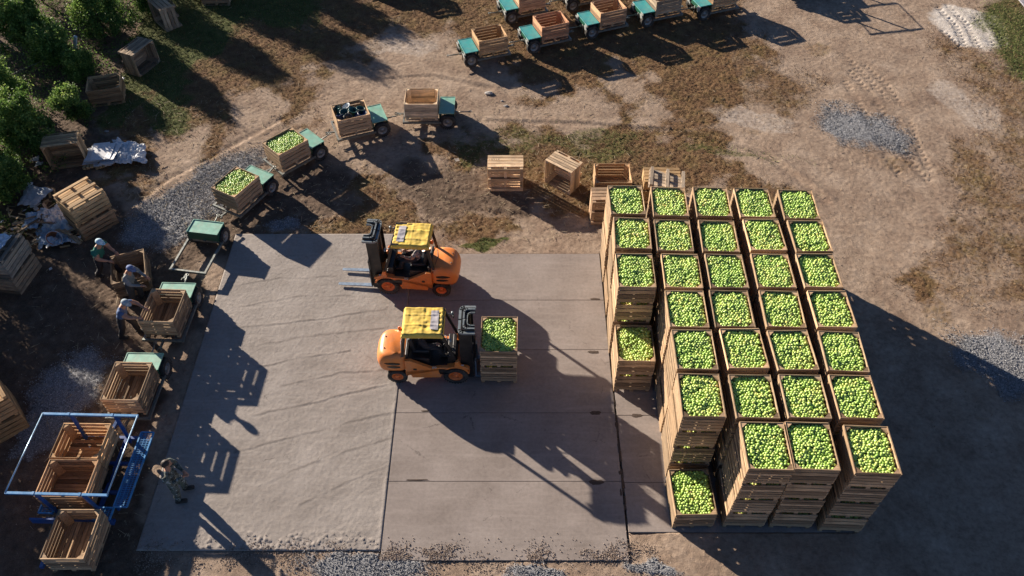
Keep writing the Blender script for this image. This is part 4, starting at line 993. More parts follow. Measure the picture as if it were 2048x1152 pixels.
# ================================================================== PEOPLE
SKIN = simple('skin', (.42, .22, .14), .55, var=.12, scale=20)
def dome(mb, mat3, c, r, sy=1.0, sx=1.12, h=.8, mi=0, cut=-.15):
    n, k = 18, 7; V = []
    for i in range(k):
        ph = R(90)*(1-i/(k-1))+math.asin(cut)*(i/(k-1)) if i == k-1 else R(90)*(1-i/(k-1))
        for j in range(n):
            a = 2*PI*j/n; V.append(Vector(c)+mat3 @ Vector((math.cos(ph)*math.cos(a)*r*sx, math.cos(ph)*math.sin(a)*r*sy, math.sin(ph)*r*h)))
    F = [(i*n+j, i*n+(j+1) % n, (i+1)*n+(j+1) % n, (i+1)*n+j) for i in range(k-1) for j in range(n)]
    mb.add(V, F, mi, smooth=True)
def person(label, M, J, mats, cap=None, hair=None, headdir=(1, 0, -.25), group=None, sleeve='long'):
    """J: joints in local metres (x forward, y left). One skinned body; shirt, trousers, shoes by material; cap or hair a child"""
    t = thing('person', label, 'person', mat=M, group=group)
    names = ['pelvis', 'waist', 'chest', 'neck', 'head0']
    P = [Vector(J[k]) for k in names]; rad = [(.175, .14), (.165, .135), (.2, .145), (.062, .062), (.062, .062)]
    E = [(0, 1), (1, 2), (2, 3), (3, 4)]; key = ['t', 's', 's', 'k', 'k']
    def addc(parent, pts, rs, ks):
        a = parent
        for p, r, k in zip(pts, rs, ks):
            P.append(Vector(p)); rad.append((r, r)); key.append(k); E.append((a, len(P)-1)); a = len(P)-1
        return a
    for s in ('L', 'R'):
        arm = 's' if sleeve == 'long' else 'k'
        addc(2, [J['sh'+s], (Vector(J['sh'+s])+Vector(J['el'+s]))/2, J['el'+s], J['wr'+s]], [.088, .072, .056, .036], ['s', 's', arm, arm if sleeve == 'long' else 'k'])
        addc(0, [J['hip'+s], J['kn'+s], J['an'+s]], [.118, .086, .068], ['t', 't', 't'])
    me = bpy.data.meshes.new('sk'); me.from_pydata([p[:] for p in P], E, []); ob = bpy.data.objects.new('sk', me); COL.objects.link(ob)
    sk = ob.modifiers.new('Skin', 'SKIN'); sk.use_smooth_shade = True; sk.branch_smoothing = .6
    for i, v in enumerate(me.skin_vertices[0].data): v.radius = rad[i]; v.use_root = (i == 0)
    ss = ob.modifiers.new('Sub', 'SUBSURF'); ss.levels = 2; ss.render_levels = 2
    dg = bpy.context.evaluated_depsgraph_get(); dg.update()
    ev = bpy.data.meshes.new_from_object(ob.evaluated_get(dg)); bpy.data.objects.remove(ob)
    PV = np.array([p[:] for p in P]); mb = MB(); KM = {'s': 0, 't': 1, 'k': 2, 'b': 3}
    V = [v.co.copy() for v in ev.vertices]
    segs = [(PV[a], PV[b], key[b]) for a, b in E]
    byk = {}
    for f in ev.polygons:
        c = np.array(f.center[:]); best = None
        for a, b, k in segs:
            d = b-a; tt = max(0, min(1, np.dot(c-a, d)/max(1e-9, np.dot(d, d)))); dd = np.linalg.norm(c-a-d*tt)
            if best is None or dd < best[0]: best = (dd, k)
        if (Vector(J['pelvis'])-Vector(c)).length < .17 and Vector(c).z > J['pelvis'][2]+.05: best = (0, 's')
        byk.setdefault(best[1], []).append(tuple(f.vertices))
    o0 = len(mb.v)
    first = True
    for k, fs in byk.items():
        if first: mb.add(V, fs, KM[k], smooth=True); first = False
        else:
            for f in fs: mb.f.append(f); mb.m.append(KM[k]); mb.sm.append(True)
    # cloth folds
    for i, v in enumerate(mb.v):
        w = .006*math.sin(v[2]*70+v[0]*30)+.005*math.sin(v[1]*60+v[2]*25)
        if v[2] < J['neck'][2]-.03 and v[2] > .12: mb.v[i] = (v[0]+w, v[1]+w*.6, v[2])
    # head
    hd = Vector(headdir).normalized(); up = (Vector((0, 0, 1))-hd*hd.z).normalized(); lf = up.cross(hd); H3 = Matrix((hd, lf, up)).transposed()
    hc = Vector(J['head0'])+up*.085+hd*.02; n, k = 22, 16; HV = []
    for i in range(k+1):
        ph = PI*i/k-PI/2
        for j in range(n):
            a = 2*PI*j/n; x, y, z = math.cos(ph)*math.cos(a), math.cos(ph)*math.sin(a), math.sin(ph)
            X, Y, Z = x*.1, y*.076, z*.118
            if x > 0 and z < 0: X *= 1+.05*(-z); Y *= 1-.25*(-z)
            if x < 0 and z < -.3: X *= .75
            if x > .8 and abs(y) < .25 and -.45 < z < .1: X += .022*(1-abs(z+.2)/.4)      # nose
            if x > .75 and .2 < abs(y) < .5 and 0 < z < .25: X -= .008                       # eye sockets
            if x > .8 and abs(y) < .35 and -.62 < z < -.5: X += .006                          # lips
            if abs(x) < .2 and abs(y) > .9 and -.3 < z < .25: Y *= 1.16                       # ears
            HV.append(hc+H3 @ Vector((X, Y, Z)))
    F = [(i*n+j, i*n+(j+1) % n, (i+1)*n+(j+1) % n, (i+1)*n+j) for i in range(k) for j in range(n)]; mb.add(HV, F, 2, smooth=True)
    for s in (-1, 1): mb.lathe([(.0001, 0), (.009, .002), (.0001, .006)], 'X', hc+H3 @ Vector((.088, s*.031, .016)), 8, 3, rot=H3)
    # hands: palm, four fingers of different length, thumb
    for s, sg in (('L', 1), ('R', -1)):
        w = Vector(J['wr'+s]); d = (w-Vector(J['el'+s])).normalized(); d = (d+Vector(J.get('hd'+s, (0, 0, 0)))).normalized()
        sd = d.cross(Vector((0, 0, 1))); sd = sd.normalized() if sd.length > .1 else Vector((0, 1, 0)); dn = sd.cross(d)
        if dn.z > 0: dn = -dn
        mb.tube([w-d*.03, w+d*.02, w+d*.06, w+d*.09], [.027, .034, .037, .03], 10, 2)
        for q, L in enumerate((.068, .078, .072, .056)):
            b0 = w+d*.075+sd*(.026-.0175*q)
            mb.tube([b0, b0+d*L*.45+dn*.006, b0+d*L*.75+dn*.022, b0+d*L*.9+dn*.04], [.0095, .009, .008, .006], 6, 2)
        b0 = w+d*.03-sd*sg*.028*(-1 if s == 'L' else -1)
        mb.tube([b0, b0+d*.03+sd*.03*(1), b0+d*.058+sd*.035+dn*.012], [.012, .011, .008], 6, 2)
        # shoe
        an = Vector(J['an'+s]); to = Vector(J.get('toe'+s, (1, 0, 0))).normalized()
        q3 = Matrix((to, Vector((0, 0, 1)).cross(to), Vector((0, 0, 1)))).transposed(); hz = an.z
        mb.bevbox((an.x+to.x*.06, an.y+to.y*.06, an.z-.035), (.27, .095, .085), .035, q3, 3)
        mb.tube([an+Vector((0, 0, -.03)), an+Vector((0, 0, .07))], [.05, .054], 10, 3)
    mb.build('body', mats, t)
    if cap:
        cm = MB(); cc = hc+H3 @ Vector((-.004, 0, .028)); dome(cm, H3, cc, .103, .86, 1.06, .95)
        V = []; n = 12
        for i in range(2):
            for j in range(n+1):
                a = R(-62)+R(124)*j/n; rr = (.095 if i == 0 else .17-.01*abs(j-n/2)/n*6); V.append(cc+H3 @ Vector((math.cos(a)*rr*1.08, math.sin(a)*(.082 if i == 0 else .085), .012-(0 if i == 0 else .018))))
        cm.add(V+[v-up*.006 for v in V], [(j, j+1, n+2+j, n+1+j) for j in range(n)]+[(2*n+2+j, 2*n+3+j, 3*n+4+j, 3*n+3+j) for j in range(n)]+[(n+1+j, n+2+j, 3*n+4+j, 3*n+3+j) for j in range(n)], 0, smooth=True)
        cm.build('cap', cap, t)
    if hair:
        cm = MB(); dome(cm, H3, hc+H3 @ Vector((-.012, 0, .012)), .104, .82, 1.0, 1.12, cut=-.35); cm.build('hair', hair, t)
    return t
def jt(**kw):
    J = dict(pelvis=(0, 0, .93), waist=(.01, 0, 1.08), chest=(.03, 0, 1.3), neck=(.04, 0, 1.46), head0=(.06, 0, 1.53),
             shL=(.03, .2, 1.38), shR=(.03, -.2, 1.38), elL=(.03, .26, 1.1), elR=(.03, -.26, 1.1), wrL=(.14, .22, .86), wrR=(.14, -.22, .86),
             hipL=(0, .1, .86), hipR=(0, -.1, .86), knL=(.04, .11, .48), knR=(.03, -.11, .48), anL=(0, .12, .08), anR=(0, -.12, .08))
    J.update(kw); return J
SHOE = simple('dark_shoe', (.03, .025, .02), .7)
DTR = simple('dark_trousers', (.022, .022, .027), .85, var=.3)
GTR = simple('grey_trousers', (.05, .052, .055), .85, var=.3)
def camo():
    m, nt, b = newmat('camouflage_cloth'); c = coord(nt); n = noise(nt, 13, 3, .6, c)
    r = ramp(nt, n.outputs[0], [(.35, (.03, .035, .03)), (.45, (.13, .16, .15)), (.52, (.06, .08, .055)), (.6, (.3, .34, .33)), (.7, (.12, .12, .09))]); r.color_ramp.interpolation = 'CONSTANT'
    nt.links.new(r.outputs[0], b.inputs['Base Color']); b.inputs['Roughness'].default_value = .9; return m
CAMO = camo()
PG = None
TEE1 = simple('green_shirt', (.015, .14, .105), .85, var=.15); TEE2 = simple('grey_shirt', (.21, .22, .22), .85, var=.12); TEE3 = simple('blue_shirt', (.07, .12, .24), .85, var=.2)
CAP1 = simple('pale_blue_cap', (.45, .62, .72), .8, var=.3, scale=30); CAP2 = simple('navy_and_white_cap', (.12, .17, .32), .8, var=.5, scale=14); CAP3 = simple('grey_cap', (.3, .37, .42), .8)
person('person in a green shirt and pale cap striding by the upturned bins', TR((-12.5, 17.0, GZ), R(-12), (1.1, 1.16, 1.0)),
       jt(pelvis=(-.1, 0, .92), waist=(-.05, 0, 1.07), chest=(.04, 0, 1.29), neck=(.1, 0, 1.43), head0=(.14, 0, 1.5), shL=(.05, .19, 1.37), shR=(.05, -.19, 1.37), elL=(.1, .25, 1.1), elR=(.12, -.25, 1.1),
          wrL=(.32, .18, .97), wrR=(.34, -.16, .97), knL=(.12, .11, .5), knR=(-.12, -.1, .5), anL=(.22, .12, .1), anR=(-.36, -.1, .12), hipL=(-.1, .1, .86), hipR=(-.1, -.1, .86)),
       [TEE1, DTR, SKIN, SHOE], cap=CAP1, headdir=(1, -.1, -.35), sleeve='short')
person('person in a grey long-sleeved shirt beside the dark empty bin', TR((-11.32, 15.95, GZ), R(-8), (1.1, 1.16, 1.0)),
       jt(waist=(.02, 0, 1.07), chest=(.07, 0, 1.28), neck=(.13, 0, 1.42), head0=(.18, 0, 1.48), shL=(.08, .2, 1.36), shR=(.08, -.2, 1.36), elL=(.2, .24, 1.12), elR=(.2, -.24, 1.12), wrL=(.42, .16, 1.02), wrR=(.42, -.14, 1.0),
          knL=(.06, .12, .48), knR=(-.02, -.12, .48), anL=(.02, .14, .09), anR=(-.12, -.13, .09)),
       [TEE2, GTR, SKIN, SHOE], cap=CAP2, headdir=(1, -.15, -.5))
person('person in a blue shirt and grey cap reaching into the trailer bin', TR((-11.08, 14.66, GZ), R(-6), (1.1, 1.16, 1.0)),
       jt(pelvis=(-.08, 0, .92), waist=(-.02, 0, 1.06), chest=(.07, 0, 1.27), neck=(.14, 0, 1.41), head0=(.19, 0, 1.47), shL=(.1, .19, 1.35), shR=(.1, -.19, 1.35), elL=(.33, .22, 1.24), elR=(.3, -.24, 1.2), wrL=(.56, .14, 1.16), wrR=(.52, -.16, 1.12),
          hdL=(.2, 0, -.2), hdR=(.2, 0, -.2), knL=(.06, .11, .5), knR=(-.14, -.11, .48), anL=(.06, .13, .09), anR=(-.3, -.12, .1), hipL=(-.08, .1, .86), hipR=(-.08, -.1, .86)),
       [TEE3, DTR, SKIN, SHOE], cap=CAP3, headdir=(1, -.2, -.5), sleeve='short')
person('person in camouflage clothes standing bareheaded on the slab edge', TR((-8.3, 9.52, .004), R(8), (1.1, 1.16, 1.0)),
       jt(shL=(.03, .21, 1.39), shR=(.03, -.21, 1.39), elL=(.1, .25, 1.13), elR=(.08, -.25, 1.13), wrL=(.3, .05, 1.08), wrR=(.28, -.05, 1.04), anL=(.06, .16, .09), anR=(-.06, -.14, .09), knL=(.08, .14, .5), knR=(.02, -.14, .5)),
       [CAMO, CAMO, SKIN, SHOE], hair=simple('dark_hair', (.045, .03, .02), .7), headdir=(1, .15, -.1))
seat = dict(pelvis=(-.95, 0, 1.12), waist=(-.97, 0, 1.26), chest=(-.93, 0, 1.47), neck=(-.9, 0, 1.61), head0=(-.88, 0, 1.67), shL=(-.92, .19, 1.54), shR=(-.92, -.19, 1.54), elL=(-.75, .26, 1.3), elR=(-.75, -.26, 1.3),
            wrL=(-.5, .15, 1.27), wrR=(-.5, -.15, 1.25), hipL=(-.88, .1, 1.12), hipR=(-.88, -.1, 1.12), knL=(-.46, .14, 1.12), knR=(-.46, -.14, 1.12), anL=(-.36, .14, .79), anR=(-.36, -.14, .79))
def plaid():
    m, nt, b = newmat('plaid_cloth'); c = coord(nt); n = noise(nt, 25, 3, .6, c)
    r = ramp(nt, n.outputs[0], [(.4, (.1, .09, .09)), (.55, (.4, .38, .36)), (.65, (.25, .05, .06))]); nt.links.new(r.outputs[0], b.inputs['Base Color']); b.inputs['Roughness'].default_value = .9; return m
person('person driving the forklift that carries bins, in a dark jacket', FL2 @ Matrix.Translation((0, 0, 0)), seat, [simple('dark_jacket', (.03, .025, .028), .8), DTR, SKIN, SHOE], hair=MATS['dark_hair'], group=None)
person('person driving the forklift with bare forks, in a patterned shirt', FL1 @ Matrix.Translation((0, 0, 0)), seat, [plaid(), DTR, SKIN, SHOE], cap=CAP3, group=None, sleeve='short')

# ================================================================== BLUE PLATFORM
BLUE = simple('blue_paint', (.035, .23, .5), .4, var=.12, dust=.25); BLUED = simple('deep_blue_paint', (.012, .07, .26), .45, var=.15, dust=.15); TUBEM = simple('galvanised_tube', (.3, .45, .6), .35, .5, dust=.1)
def platform(M, label, ext=True):
    """local origin: ground under the centre; x right, y away"""
    t = thing('picking_platform', label, 'platform', mat=M, group='blue railed picking platforms'); zt = 1.48
    for s in (-1, 1):
        mb = MB(); mb.box((0, s*1.08, zt), (2.42, .06, .05)); mb.box((-.55, s*1.08, zt+.003), (.06, .075, .062)); mb.box((.55, s*1.08, zt+.003), (.06, .075, .062)); mb.build('top_beam', BLUE, t)
        mb = MB(); mb.tube([(s*1.2, -1.08, zt+.02), (s*1.2, 1.08, zt+.02)], .018); mb.build('rail', TUBEM, t)
        for x in (-.5, .62):
            mb = MB(); mb.beam((x, s*1.08, zt-.025), (x+.02, s*1.0, .32), .07, .07); mb.build('post', BLUED, t)
    def grate(x0, x1, y0, y1, z, nm):
        g = MB(); w = .03
        for a, b_ in (((x0, y0), (x1, y0)), ((x1, y0), (x1, y1)), ((x1, y1), (x0, y1)), ((x0, y1), (x0, y0))): g.beam((*a, z), (*b_, z), .035, .05)
        y = y0+.05
        while y < y1: g.beam((x0, y, z), (x1, y+.02, z), .01, .02); y += .05
        x = x0+.045
        while x < x1: g.beam((x, y0, z), (x, y1, z), .01, .018); x += .09
        g.build(nm, BLUE, t)
    grate(.98, 1.3, -.95, 1.12, .62, 'walkway'); grate(-.85, -.5, -1.1, -.72, .5, 'walkway'); grate(.55, .96, -1.25, -.95, .55, 'walkway')
    mb = MB(); 
    for s in (-1, 1): mb.box((s*.42+.05, -.55*ext, .26), (.08, 2.5+1.1*ext, .1))
    if ext: mb.box((.3, -2.25, .262), (1.1, .08, .08)); mb.box((.3, -1.5, .262), (1.1, .08, .08))
    for y in (-1.15, -.4, .4, 1.15): mb.box((.1, y, .262), (1.7, .08, .08))
    mb.beam((0, 1.2, .3), (.1, 1.75, .35), .08, .08); mb.box((.97, .1, .45), (.05, 2.0, .32)); mb.box((0, -1.26, .42), (2.0, .04, .22)); mb.build('chassis', BLUED, t)
    for s in (-1, 1): wheel(t, (s*.78+.05, .2, .3) if 0 else (s*.4, 0, .2), .2, .14, RIMG, side=s).rotation_euler = (0, 0, PI/2)
    return t
PLM = TR((-10.6, 9.92, GZ), R(-1.5)); platform(PLM, 'blue railed picking platform carrying two empty bins at lower left')
PB = 'empty bins by the blue platform'
place_bin(OLD[1], TR((-10.83, 10.52, .3), R(89)), 'empty bin on the blue platform, the one farther from the camera', PB, (1.2, .95, .7, 1))
place_bin(OLD[0], TR((-10.8, 9.49, .3), R(89.5)), 'empty bin on the blue platform, the one nearer the camera', PB, (.95, .75, .6, 1))
platform(TR((12.5, 35.1, GZ), R(12)), 'blue railed picking platform beyond the top right edge', False)
place_bin(OLD[0], TR((12.5, 35.5, .3), R(102)), 'empty bin on the platform beyond the top right edge', PB, tint(.4))
place_bin(OLD[0], TR((12.25, 34.4, .3), R(102)), 'nearer empty bin on the platform beyond the top right edge', PB, tint(.4))
person('person behind the blue platform beyond the left edge', TR((-13.9, 13.2, GZ), R(0)), jt(), [TEE2, DTR, SKIN, SHOE], cap=CAP3) if 0 else None

# ================================================================== SHEETS, DEBRIS, POST, PATH
def crumple(name, label, cat, corners, z, amp, mat, res=26, thick=.01, drape=0, group=None, top=True, parent=None):
    """a crumpled sheet spanning four ground corners (ccw)"""
    c = [Vector(q) for q in corners]; seed = random.random()*60; V = []; S_ = res
    for i in range(S_):
        for j in range(S_):
            u, v = i/(S_-1), j/(S_-1); u2 = u+.03*math.sin(v*17+seed); v2 = v+.03*math.sin(u*13+seed)
            p = c[0]*(1-u2)*(1-v2)+c[1]*u2*(1-v2)+c[2]*u2*v2+c[3]*(1-u2)*v2
            a = np.array([p.x]); b_ = np.array([p.y]); r1 = abs(float(fbm(a, b_, 3.1, 3, seed)[0])-.5)*2; r2 = abs(float(fbm(a, b_, 8, 3, seed+9)[0])-.5)*2
            e = max(abs(u-.5), abs(v-.5))*2
            V.append((p.x, p.y, z+amp*(r1+.5*r2)-drape*max(0, e-.7)))
    F = [(i*S_+j, (i+1)*S_+j, (i+1)*S_+j+1, i*S_+j+1) for i in range(S_-1) for j in range(S_-1)]
    mb = MB(); mb.add(V, F, smooth=False); o = mb.build(name, mat, parent); m = o.modifiers.new('Solid', 'SOLIDIFY'); m.thickness = thick
    if parent is None: tag(o, label, cat, group)
    return o
WSH = simple('white_sheeting', (.6, .62, .64), .5, var=.15, scale=12); BSH = simple('blue_plastic_film', (.36, .48, .6), .3, var=.3); GBD = simple('grey_board', (.36, .4, .43), .7, var=.25, dust=.3)
def gp(px, py, z=0): v = G(px, py, z); return (v.x, v.y, 0)
bs = thing('sheet_pile', 'pile of white boards beside the tipped bin', 'sheets', loc=(-14.6, 22.6, GZ))
for k in range(5):
    m = MB(); q = Euler((R(random.uniform(-6, 6)), R(random.uniform(-9, 3)), R(8+random.uniform(-9, 9)))).to_matrix()
    m.box((-.35+.16*k, .02*k, .3+.03*k-.05*abs(k-2)), (.55, .95, .015), q, wob=.02); m.box((-.1+.1*k, -.1, .1+.03*k), (.5, .8, .03), q, wob=.02); m.build('sheet', WSH, bs)
m = MB()
for k in range(6): m.box((-.5+.12*k, -.42, .08+.03*(k % 3)), (.1, .3, .1), Euler((0, 0, k*.2)).to_matrix(), wob=.01)
m.build('offcut', FRESH, bs)
crumple('plastic_sheet', 'crumpled white plastic sheet at the right end of the board pile', 'sheet', [gp(218, 318, .3), gp(290, 318, .3), gp(286, 280, .3), gp(222, 272, .3)], .14, .22, WSH, drape=.3)
crumple('grey_board', 'large grey board leaning on the debris by the orchard', 'board', [gp(45, 425), gp(80, 425), gp(115, 392), gp(62, 385)], .35, .05, GBD, res=14, drape=.1)
crumple('plastic_film', 'crumpled blue plastic film on the ground behind the man in green', 'film', [gp(80, 500), gp(150, 492), gp(140, 455), gp(75, 462)], .1, .3, BSH, drape=.3)
crumple('plastic_film', 'pale crumpled film spread against the base of the upturned bins', 'film', [gp(95, 470), gp(150, 468), gp(128, 425), gp(88, 430)], .22, .28, WSH, drape=.3)
crumple('plastic_film', 'thin bluish film lying over the top of the left edge bins', 'film', [(-15.95, 16.5, 0), (-15.2, 16.4, 0), (-15.05, 17.3, 0), (-15.85, 17.4, 0)], 1.49, .06, BSH, drape=.05, thick=.004)
crumple('plastic_film', 'small bluish film draped over boards between the stacks', 'film', [gp(52, 470), (gp(80, 470)), gp(92, 436), gp(62, 438)], .25, .2, BSH, drape=.2)
tb = thing('tub', 'broken orange-brown plastic tub lying in the debris', 'tub', mat=Matrix.LocRotScale(Vector((-14.75, 18.6, .22)), Euler((R(62), R(35), 0)), Vector((.75, .75, .75))))
m = MB(); m.lathe([(.0001, 0), (.2, 0), (.3, .45), (.32, .45), (.31, .46), (.19, .02), (.0001, .02)], n=24); m.build('shell', simple('orange_plastic', (.42, .15, .06), .5, dust=.4), tb)
m = MB(); m.lathe([(.31, .44), (.34, .44), (.34, .48), (.31, .48)], n=24, ring=True); m.build('rim', WSH, tb)
DEB = [((85, 430), 1.1, 40), ((70, 445), .9, 30), ((95, 420), .8, -50), ((60, 455), .8, 50), ((130, 468), 1.0, -35), ((148, 480), .9, -38), ((100, 450), .7, 10), ((75, 470), .6, 70), ((45, 440), .7, 35)]
DN = ['long plank near the grey board', 'plank across the pile centre', 'dark thin plank pointing at the bins', 'pale plank at the left of the pile', 'weathered plank beside the man in green', 'second weathered plank beside the blue film', 'short plank by the orange tub', 'short upright-turned plank by the bluish film', 'pale offcut under the bush']
for ((px, py), L, a), nm in zip(DEB, DN):
    m = MB(); p = G(px, py, .25); m.box((0, 0, 0), (L, .1, .022), wob=.01); o = m.build('plank', WOOD); o.color = tint(random.random())
    o.location = (p.x, p.y, .12+random.uniform(0, .3)); o.rotation_euler = (random.uniform(-.3, .3), random.uniform(-.3, .3), R(a)); tag(o, nm, 'plank', 'planks in the debris heap')
m = MB()
for i in range(170):
    p = G(random.gauss(90, 38), random.gauss(452, 22), .0); L = random.uniform(.05, .35)
    m.box((p.x, p.y, random.uniform(0, .3)), (L, random.uniform(.02, .08), .012), Euler((random.uniform(-.6, .6), random.uniform(-.6, .6), random.uniform(0, 3))).to_matrix())
for i in range(60):
    p = G(random.gauss(105, 35), random.gauss(450, 25), .0); L = random.uniform(.05, .22)
    m.box((p.x, p.y, random.uniform(.05, .3)), (L, L*.7, .008), Euler((random.uniform(-.5, .5), random.uniform(-.5, .5), random.uniform(0, 3))).to_matrix(), mi=1)
tag(m.build('debris', [FRESH, WSH]), 'splintered wood debris heaped between the bins and the orchard', 'debris', kind='stuff')
m = MB()
for i, (px, py, s) in enumerate([(978, 187, .11), (1012, 212, .06), (1004, 202, .04), (213, 263, .06)]):
    p = G(px, py, GZ); bm = bmesh.new(); bmesh.ops.create_icosphere(bm, subdivisions=2, radius=1)
    for v in bm.verts: v.co = Vector((v.co.x*s*1.6, v.co.y*s, v.co.z*s*.5))*(1+random.uniform(-.18, .18))
    bm.verts.index_update(); q = MB(); q.add([v.co for v in bm.verts], [[v.index for v in f.verts] for f in bm.faces], smooth=False); bm.free()
    o = q.build('rock', simple('pale_rock', (.33, .31, .29), .9, var=.4, bmp=.6)); o.location = (p.x, p.y, GZ+s*.15)
    tag(o, ['flat pale rock on the dirt above the bin row', 'low brown rock at the right of the pale one', 'small rock just below the pale one', 'small white rock under the orchard bush'][i], 'rock', 'rocks lying on the dirt')
for (px, py, r), nm in zip([(72, 322, .14), (80, 331, .12), (246, 160, .08)], ['white plastic scrap under the bush left of the tipped bin', 'second white plastic scrap just below the first', 'tiny white scrap in the shade by the upright orchard bin']):
    c = G(px, py, 0); crumple('plastic_scrap', nm, 'scrap', [(c.x-r, c.y-r, 0), (c.x+r, c.y-r*.6, 0), (c.x+r*.8, c.y+r, 0), (c.x-r, c.y+r*.7, 0)], .04, .12, WSH, res=9)
m = MB(); p = G(914, 321, 0); m.box((0, 0, 0), (.16, .13, .008), wob=.01); o = m.build('paper_scrap', simple('paper', (.6, .52, .42), .9)); o.location = (p.x, p.y, GZ+.06); o.rotation_euler = (.1, .15, .4); tag(o, 'pale square scrap on the brown ground above the forklifts', 'scrap')
pp = thing('concrete_post', 'pale bluish square post standing in the orchard shrubs', 'post', loc=(-17.35, 28.35, GZ))
m = MB(); m.beam((G(149, 124, 0)-Vector((-17.35, 28.35, 0)))[:3], (G(150, 71, 1.25)-Vector((-17.35, 28.35, 0)))[:3], .11, .11); m.build('shaft', simple('post_concrete', (.45, .58, .6), .8, dust=.2), pp, bevel=.01)
m = MB()
for s in (-1, 1): m.lathe([(.012, 0), (.03, .01), (.03, .05), (.012, .06)], 'X', (s*.08-.03, 0, 1.36), 8)
m.build('wire_clip', STEEL, pp)
m = MB(); m.tube([(-17.35, 28.35, 1.33), (-19, 29.6, 1.2), (-21, 31, 1.3)], .006, 5); m.tube([(-17.35, 28.35, .9), (-18.6, 27.2, .85), (-20, 25.6, .9)], .006, 5); tag(m.build('trellis_wire', STEEL), 'thin trellis wire running from the post into the orchard', 'wire')
pw = thing('boardwalk', 'grey plank path at the top right corner', 'path', loc=(0, 0, 0)); m = MB()
a, b_ = G(2030, -8, 0), G(2062, 30, 0); d = (b_-a).normalized(); nrm = Vector((-d.y, d.x, 0)); nrm = nrm if nrm.x > 0 else -nrm; q = Matrix((nrm, d, Vector((0, 0, 1)))).transposed()
for k in range(34): c = a+d*(k*.16-1.5)+nrm*.75; m.box((c.x, c.y, .02), (1.5, .14, .05), q)
o = m.build('planks', simple('grey_planks', (.3, .29, .32), .8), pw)

# ================================================================== TREES
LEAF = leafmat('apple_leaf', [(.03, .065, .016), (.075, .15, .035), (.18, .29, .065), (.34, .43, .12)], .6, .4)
BARK = simple('bark', (.09, .07, .05), .9, var=.4, scale=30, bmp=.8)
def crown_mesh(seed, r, h, nl, clumps):
    rg = np.random.default_rng(seed); a = rg.uniform(0, 2*PI, clumps); zz = rg.uniform(.25, 1, clumps); rr = r*np.sqrt(rg.uniform(.05, 1, clumps))*(1.15-.55*zz)*rg.uniform(.8, 1.25, clumps)
    C = np.stack([np.cos(a)*rr, np.sin(a)*rr, zz*h*rg.uniform(.85, 1.1, clumps)], 1); k = rg.integers(0, clumps, nl)
    P = C[k]+rg.normal(0, 1, (nl, 3))*np.array([.115, .115, .12]); shoots = rg.random(nl) < .12
    P[shoots, 2] += rg.uniform(0, .35, shoots.sum()); P[:, 2] = np.maximum(P[:, 2], .15)
    V0 = np.array([(-.5, 0, 0), (0, -.28, .06), (.5, 0, 0), (0, .28, .06)]); F0 = np.array([(0, 1, 2, 3)])
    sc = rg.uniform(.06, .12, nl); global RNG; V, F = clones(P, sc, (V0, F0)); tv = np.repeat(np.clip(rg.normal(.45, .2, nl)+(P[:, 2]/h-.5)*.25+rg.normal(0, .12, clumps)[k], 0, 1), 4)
    return V, F, tv, C
def make_tree(seed, r, h, nl):
    t = thing('apple_tree', '', 'tree'); V, F, tv, C = crown_mesh(seed, r, h, int(nl*1.5), int(30*r*r*h))
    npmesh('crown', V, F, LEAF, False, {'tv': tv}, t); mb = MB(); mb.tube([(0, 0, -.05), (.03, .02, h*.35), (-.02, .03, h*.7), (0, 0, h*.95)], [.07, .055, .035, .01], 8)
    for c in C[:14]: mb.tube([(0, 0, h*.3*random.uniform(.7, 1.3)), (c[0]*.5, c[1]*.5, c[2]*.75), tuple(c)], [.03, .018, .006], 6)
    mb.build('trunk', BARK, t); return t
TP = [make_tree(1, 1.0, 2.5, 12000), make_tree(2, 1.1, 2.3, 13000), make_tree(3, .75, 1.6, 6500), make_tree(4, 1.2, 3.4, 15000)]
TREES = [(0, -19.5, 29.3, 1, 'leafy apple tree in the top left corner of the orchard'), (1, -17.2, 30.6, 1, 'bright apple tree right of the corner one, above the white post'), (1, -18.9, 25.2, .9, 'apple tree left of the white post, two crowns above the boards'),
         (2, -16.9, 27.4, .8, 'small apple tree directly in front of the white post'), (0, -17.2, 22.9, .95, 'leafy apple tree left of the tipped bin and white sheets'), (2, -16.95, 20.6, .9, 'small apple tree behind the grey board'),
         (2, -18.1, 28.2, 1.1, 'low apple tree left of the white post, nearest to it'), (1, -17.9, 21.4, .8, 'low apple tree in the left row, second beyond the grey board'), (2, -16.4, 24.9, .8, 'small apple tree between the upright orchard bin and the tipped bin'), (0, -17.3, 18.6, .9, 'dark apple tree at the left edge above the bluish upturned bins'), (2, -19.8, 23.4, 1, 'small apple tree in the gap of the left row'), (2, -15.6, 32.6, .8, 'small dark apple tree at the top edge beside the grey bin'),
         (3, -20.9, 33.4, .75, 'tall apple tree beyond the top left corner'), (3, -18.2, 35, 1, 'tall apple tree beyond the top edge, second along'), (3, -21.4, 24.4, .6, 'tall apple tree beyond the left edge by the post row'), (3, -19.9, 20.6, 1, 'tall apple tree beyond the left edge by the debris'),
         (3, -19.2, 16.6, .9, 'tall apple tree beyond the left edge by the bluish bins'), (3, -15.2, 36.2, 1.1, 'tall apple tree beyond the top edge, right of the orchard'), (1, -12.8, 37.2, 1.2, 'apple tree beyond the top edge, farthest right'), (3, -17.6, 16.6, .8, 'tall apple tree beyond the left edge nearest the bluish bins'), (3, -18.4, 12.4, .9, 'tall apple tree beyond the lower left edge'),
         (1, -17.0, 39, 1.3, 'apple tree in the second row beyond the top'), (3, -23, 31.5, 1, 'tall apple tree in the outer row beyond the left edge')]
seen = set()
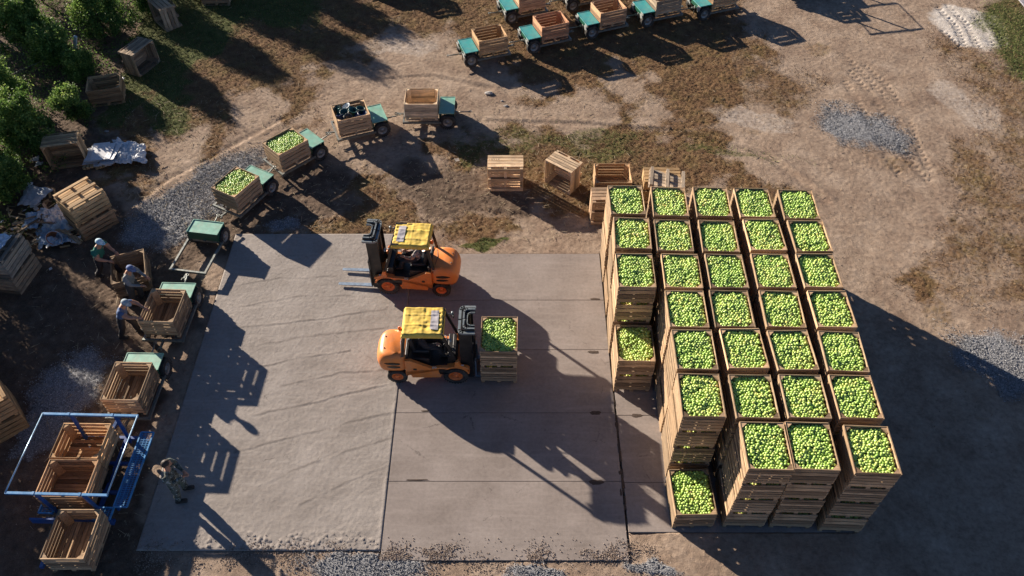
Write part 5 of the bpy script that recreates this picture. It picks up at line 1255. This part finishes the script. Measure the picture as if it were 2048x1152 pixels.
for v, x, y, s, lab in TREES:
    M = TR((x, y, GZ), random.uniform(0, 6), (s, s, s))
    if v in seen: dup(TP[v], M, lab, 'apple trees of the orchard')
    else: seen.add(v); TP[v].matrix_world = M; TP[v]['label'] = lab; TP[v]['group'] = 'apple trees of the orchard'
V, F, tv, C = crown_mesh(9, 1.0, .35, 100, 10)
n = 14000; x = RNG.uniform(-21, -15.8, n); y = RNG.uniform(17, 34.5, n); k = fbm(x, y, .9, 3, 12) > .42+np.clip((x+17)*.06, -.05, 1); x, y = x[k], y[k]; n = len(x)
V0 = np.array([(-.5, 0, 0), (0, -.3, .08), (.5, 0, 0), (0, .3, .08)]); F0 = np.array([(0, 1, 2, 3)])
V, F = clones(np.stack([x, y, RNG.uniform(0, .22, n)], 1), RNG.uniform(.05, .11, n), (V0, F0))
tag(npmesh('weeds', V, F, LEAF, False, {'tv': np.repeat(np.clip(RNG.normal(.5, .2, n), 0, 1), 4)}), 'low leafy weeds growing under the orchard trees', 'weeds', kind='stuff')

sn = thing('dead_tree', 'bare tapering dead tree beyond the top edge', 'tree', loc=(-15.9, 37.0, GZ)); m = MB()
m.tube([(0, 0, -.1), (.03, 0, 1.5), (-.02, .03, 3), (0, 0, 4.1)], [.22, .17, .11, .03], 8); m.build('trunk', BARK, sn); m = MB(); m.tube([(0, 0, 2.2), (.3, .2, 2.7), (.4, .2, 3.0)], [.05, .03, .01], 6); m.build('limb', BARK, sn)
# ================================================================== LIGHT AND CAMERA
EL, AZ = R(17.3), R(-39.5)      # the sun's height and the way the shadows run
w = bpy.data.worlds.new('World'); scene.world = w; w.use_nodes = True; nt = w.node_tree; bg = nt.nodes['Background']
sky = nt.nodes.new('ShaderNodeTexSky'); sky.sky_type = 'NISHITA'; sky.sun_disc = False; sky.sun_elevation = EL; sky.sun_rotation = R(309.5); sky.air_density = .5; sky.dust_density = .3; sky.ozone_density = 3.0
nt.links.new(sky.outputs[0], bg.inputs[0]); bg.inputs[1].default_value = .05
sd = bpy.data.lights.new('sun', 'SUN'); sd.energy = 5.0; sd.angle = R(.55); sd.color = (1.0, .875, .735)
so = bpy.data.objects.new('sun', sd); COL.objects.link(so)
d = Vector((math.cos(AZ)*math.cos(EL), math.sin(AZ)*math.cos(EL), -math.sin(EL))); so.rotation_euler = d.to_track_quat('-Z', 'Y').to_euler(); so.location = (-30, 40, 30)
cd = bpy.data.cameras.new('camera'); cd.sensor_width = 36; cd.lens = FPX/2048*36; cd.clip_start = .5; cd.clip_end = 6000
co = bpy.data.objects.new('camera', cd); COL.objects.link(co); co.location = (0, 0, HCAM); co.rotation_euler = (PI/2-PITCH, 0, 0); scene.camera = co
scene.render.engine = 'CYCLES'
vs = scene.view_settings; vs.view_transform = 'Standard'; vs.look = 'None'; vs.gamma = 1; vs.use_curve_mapping = False; vs.exposure = 1.25
for o in list(bpy.data.objects):      # prototypes that were never placed
    if o.parent is None and o.type == 'EMPTY' and not o.get('label'):
        for c in kids(o):
            for g in kids(c): bpy.data.objects.remove(g)
            bpy.data.objects.remove(c)
        bpy.data.objects.remove(o)
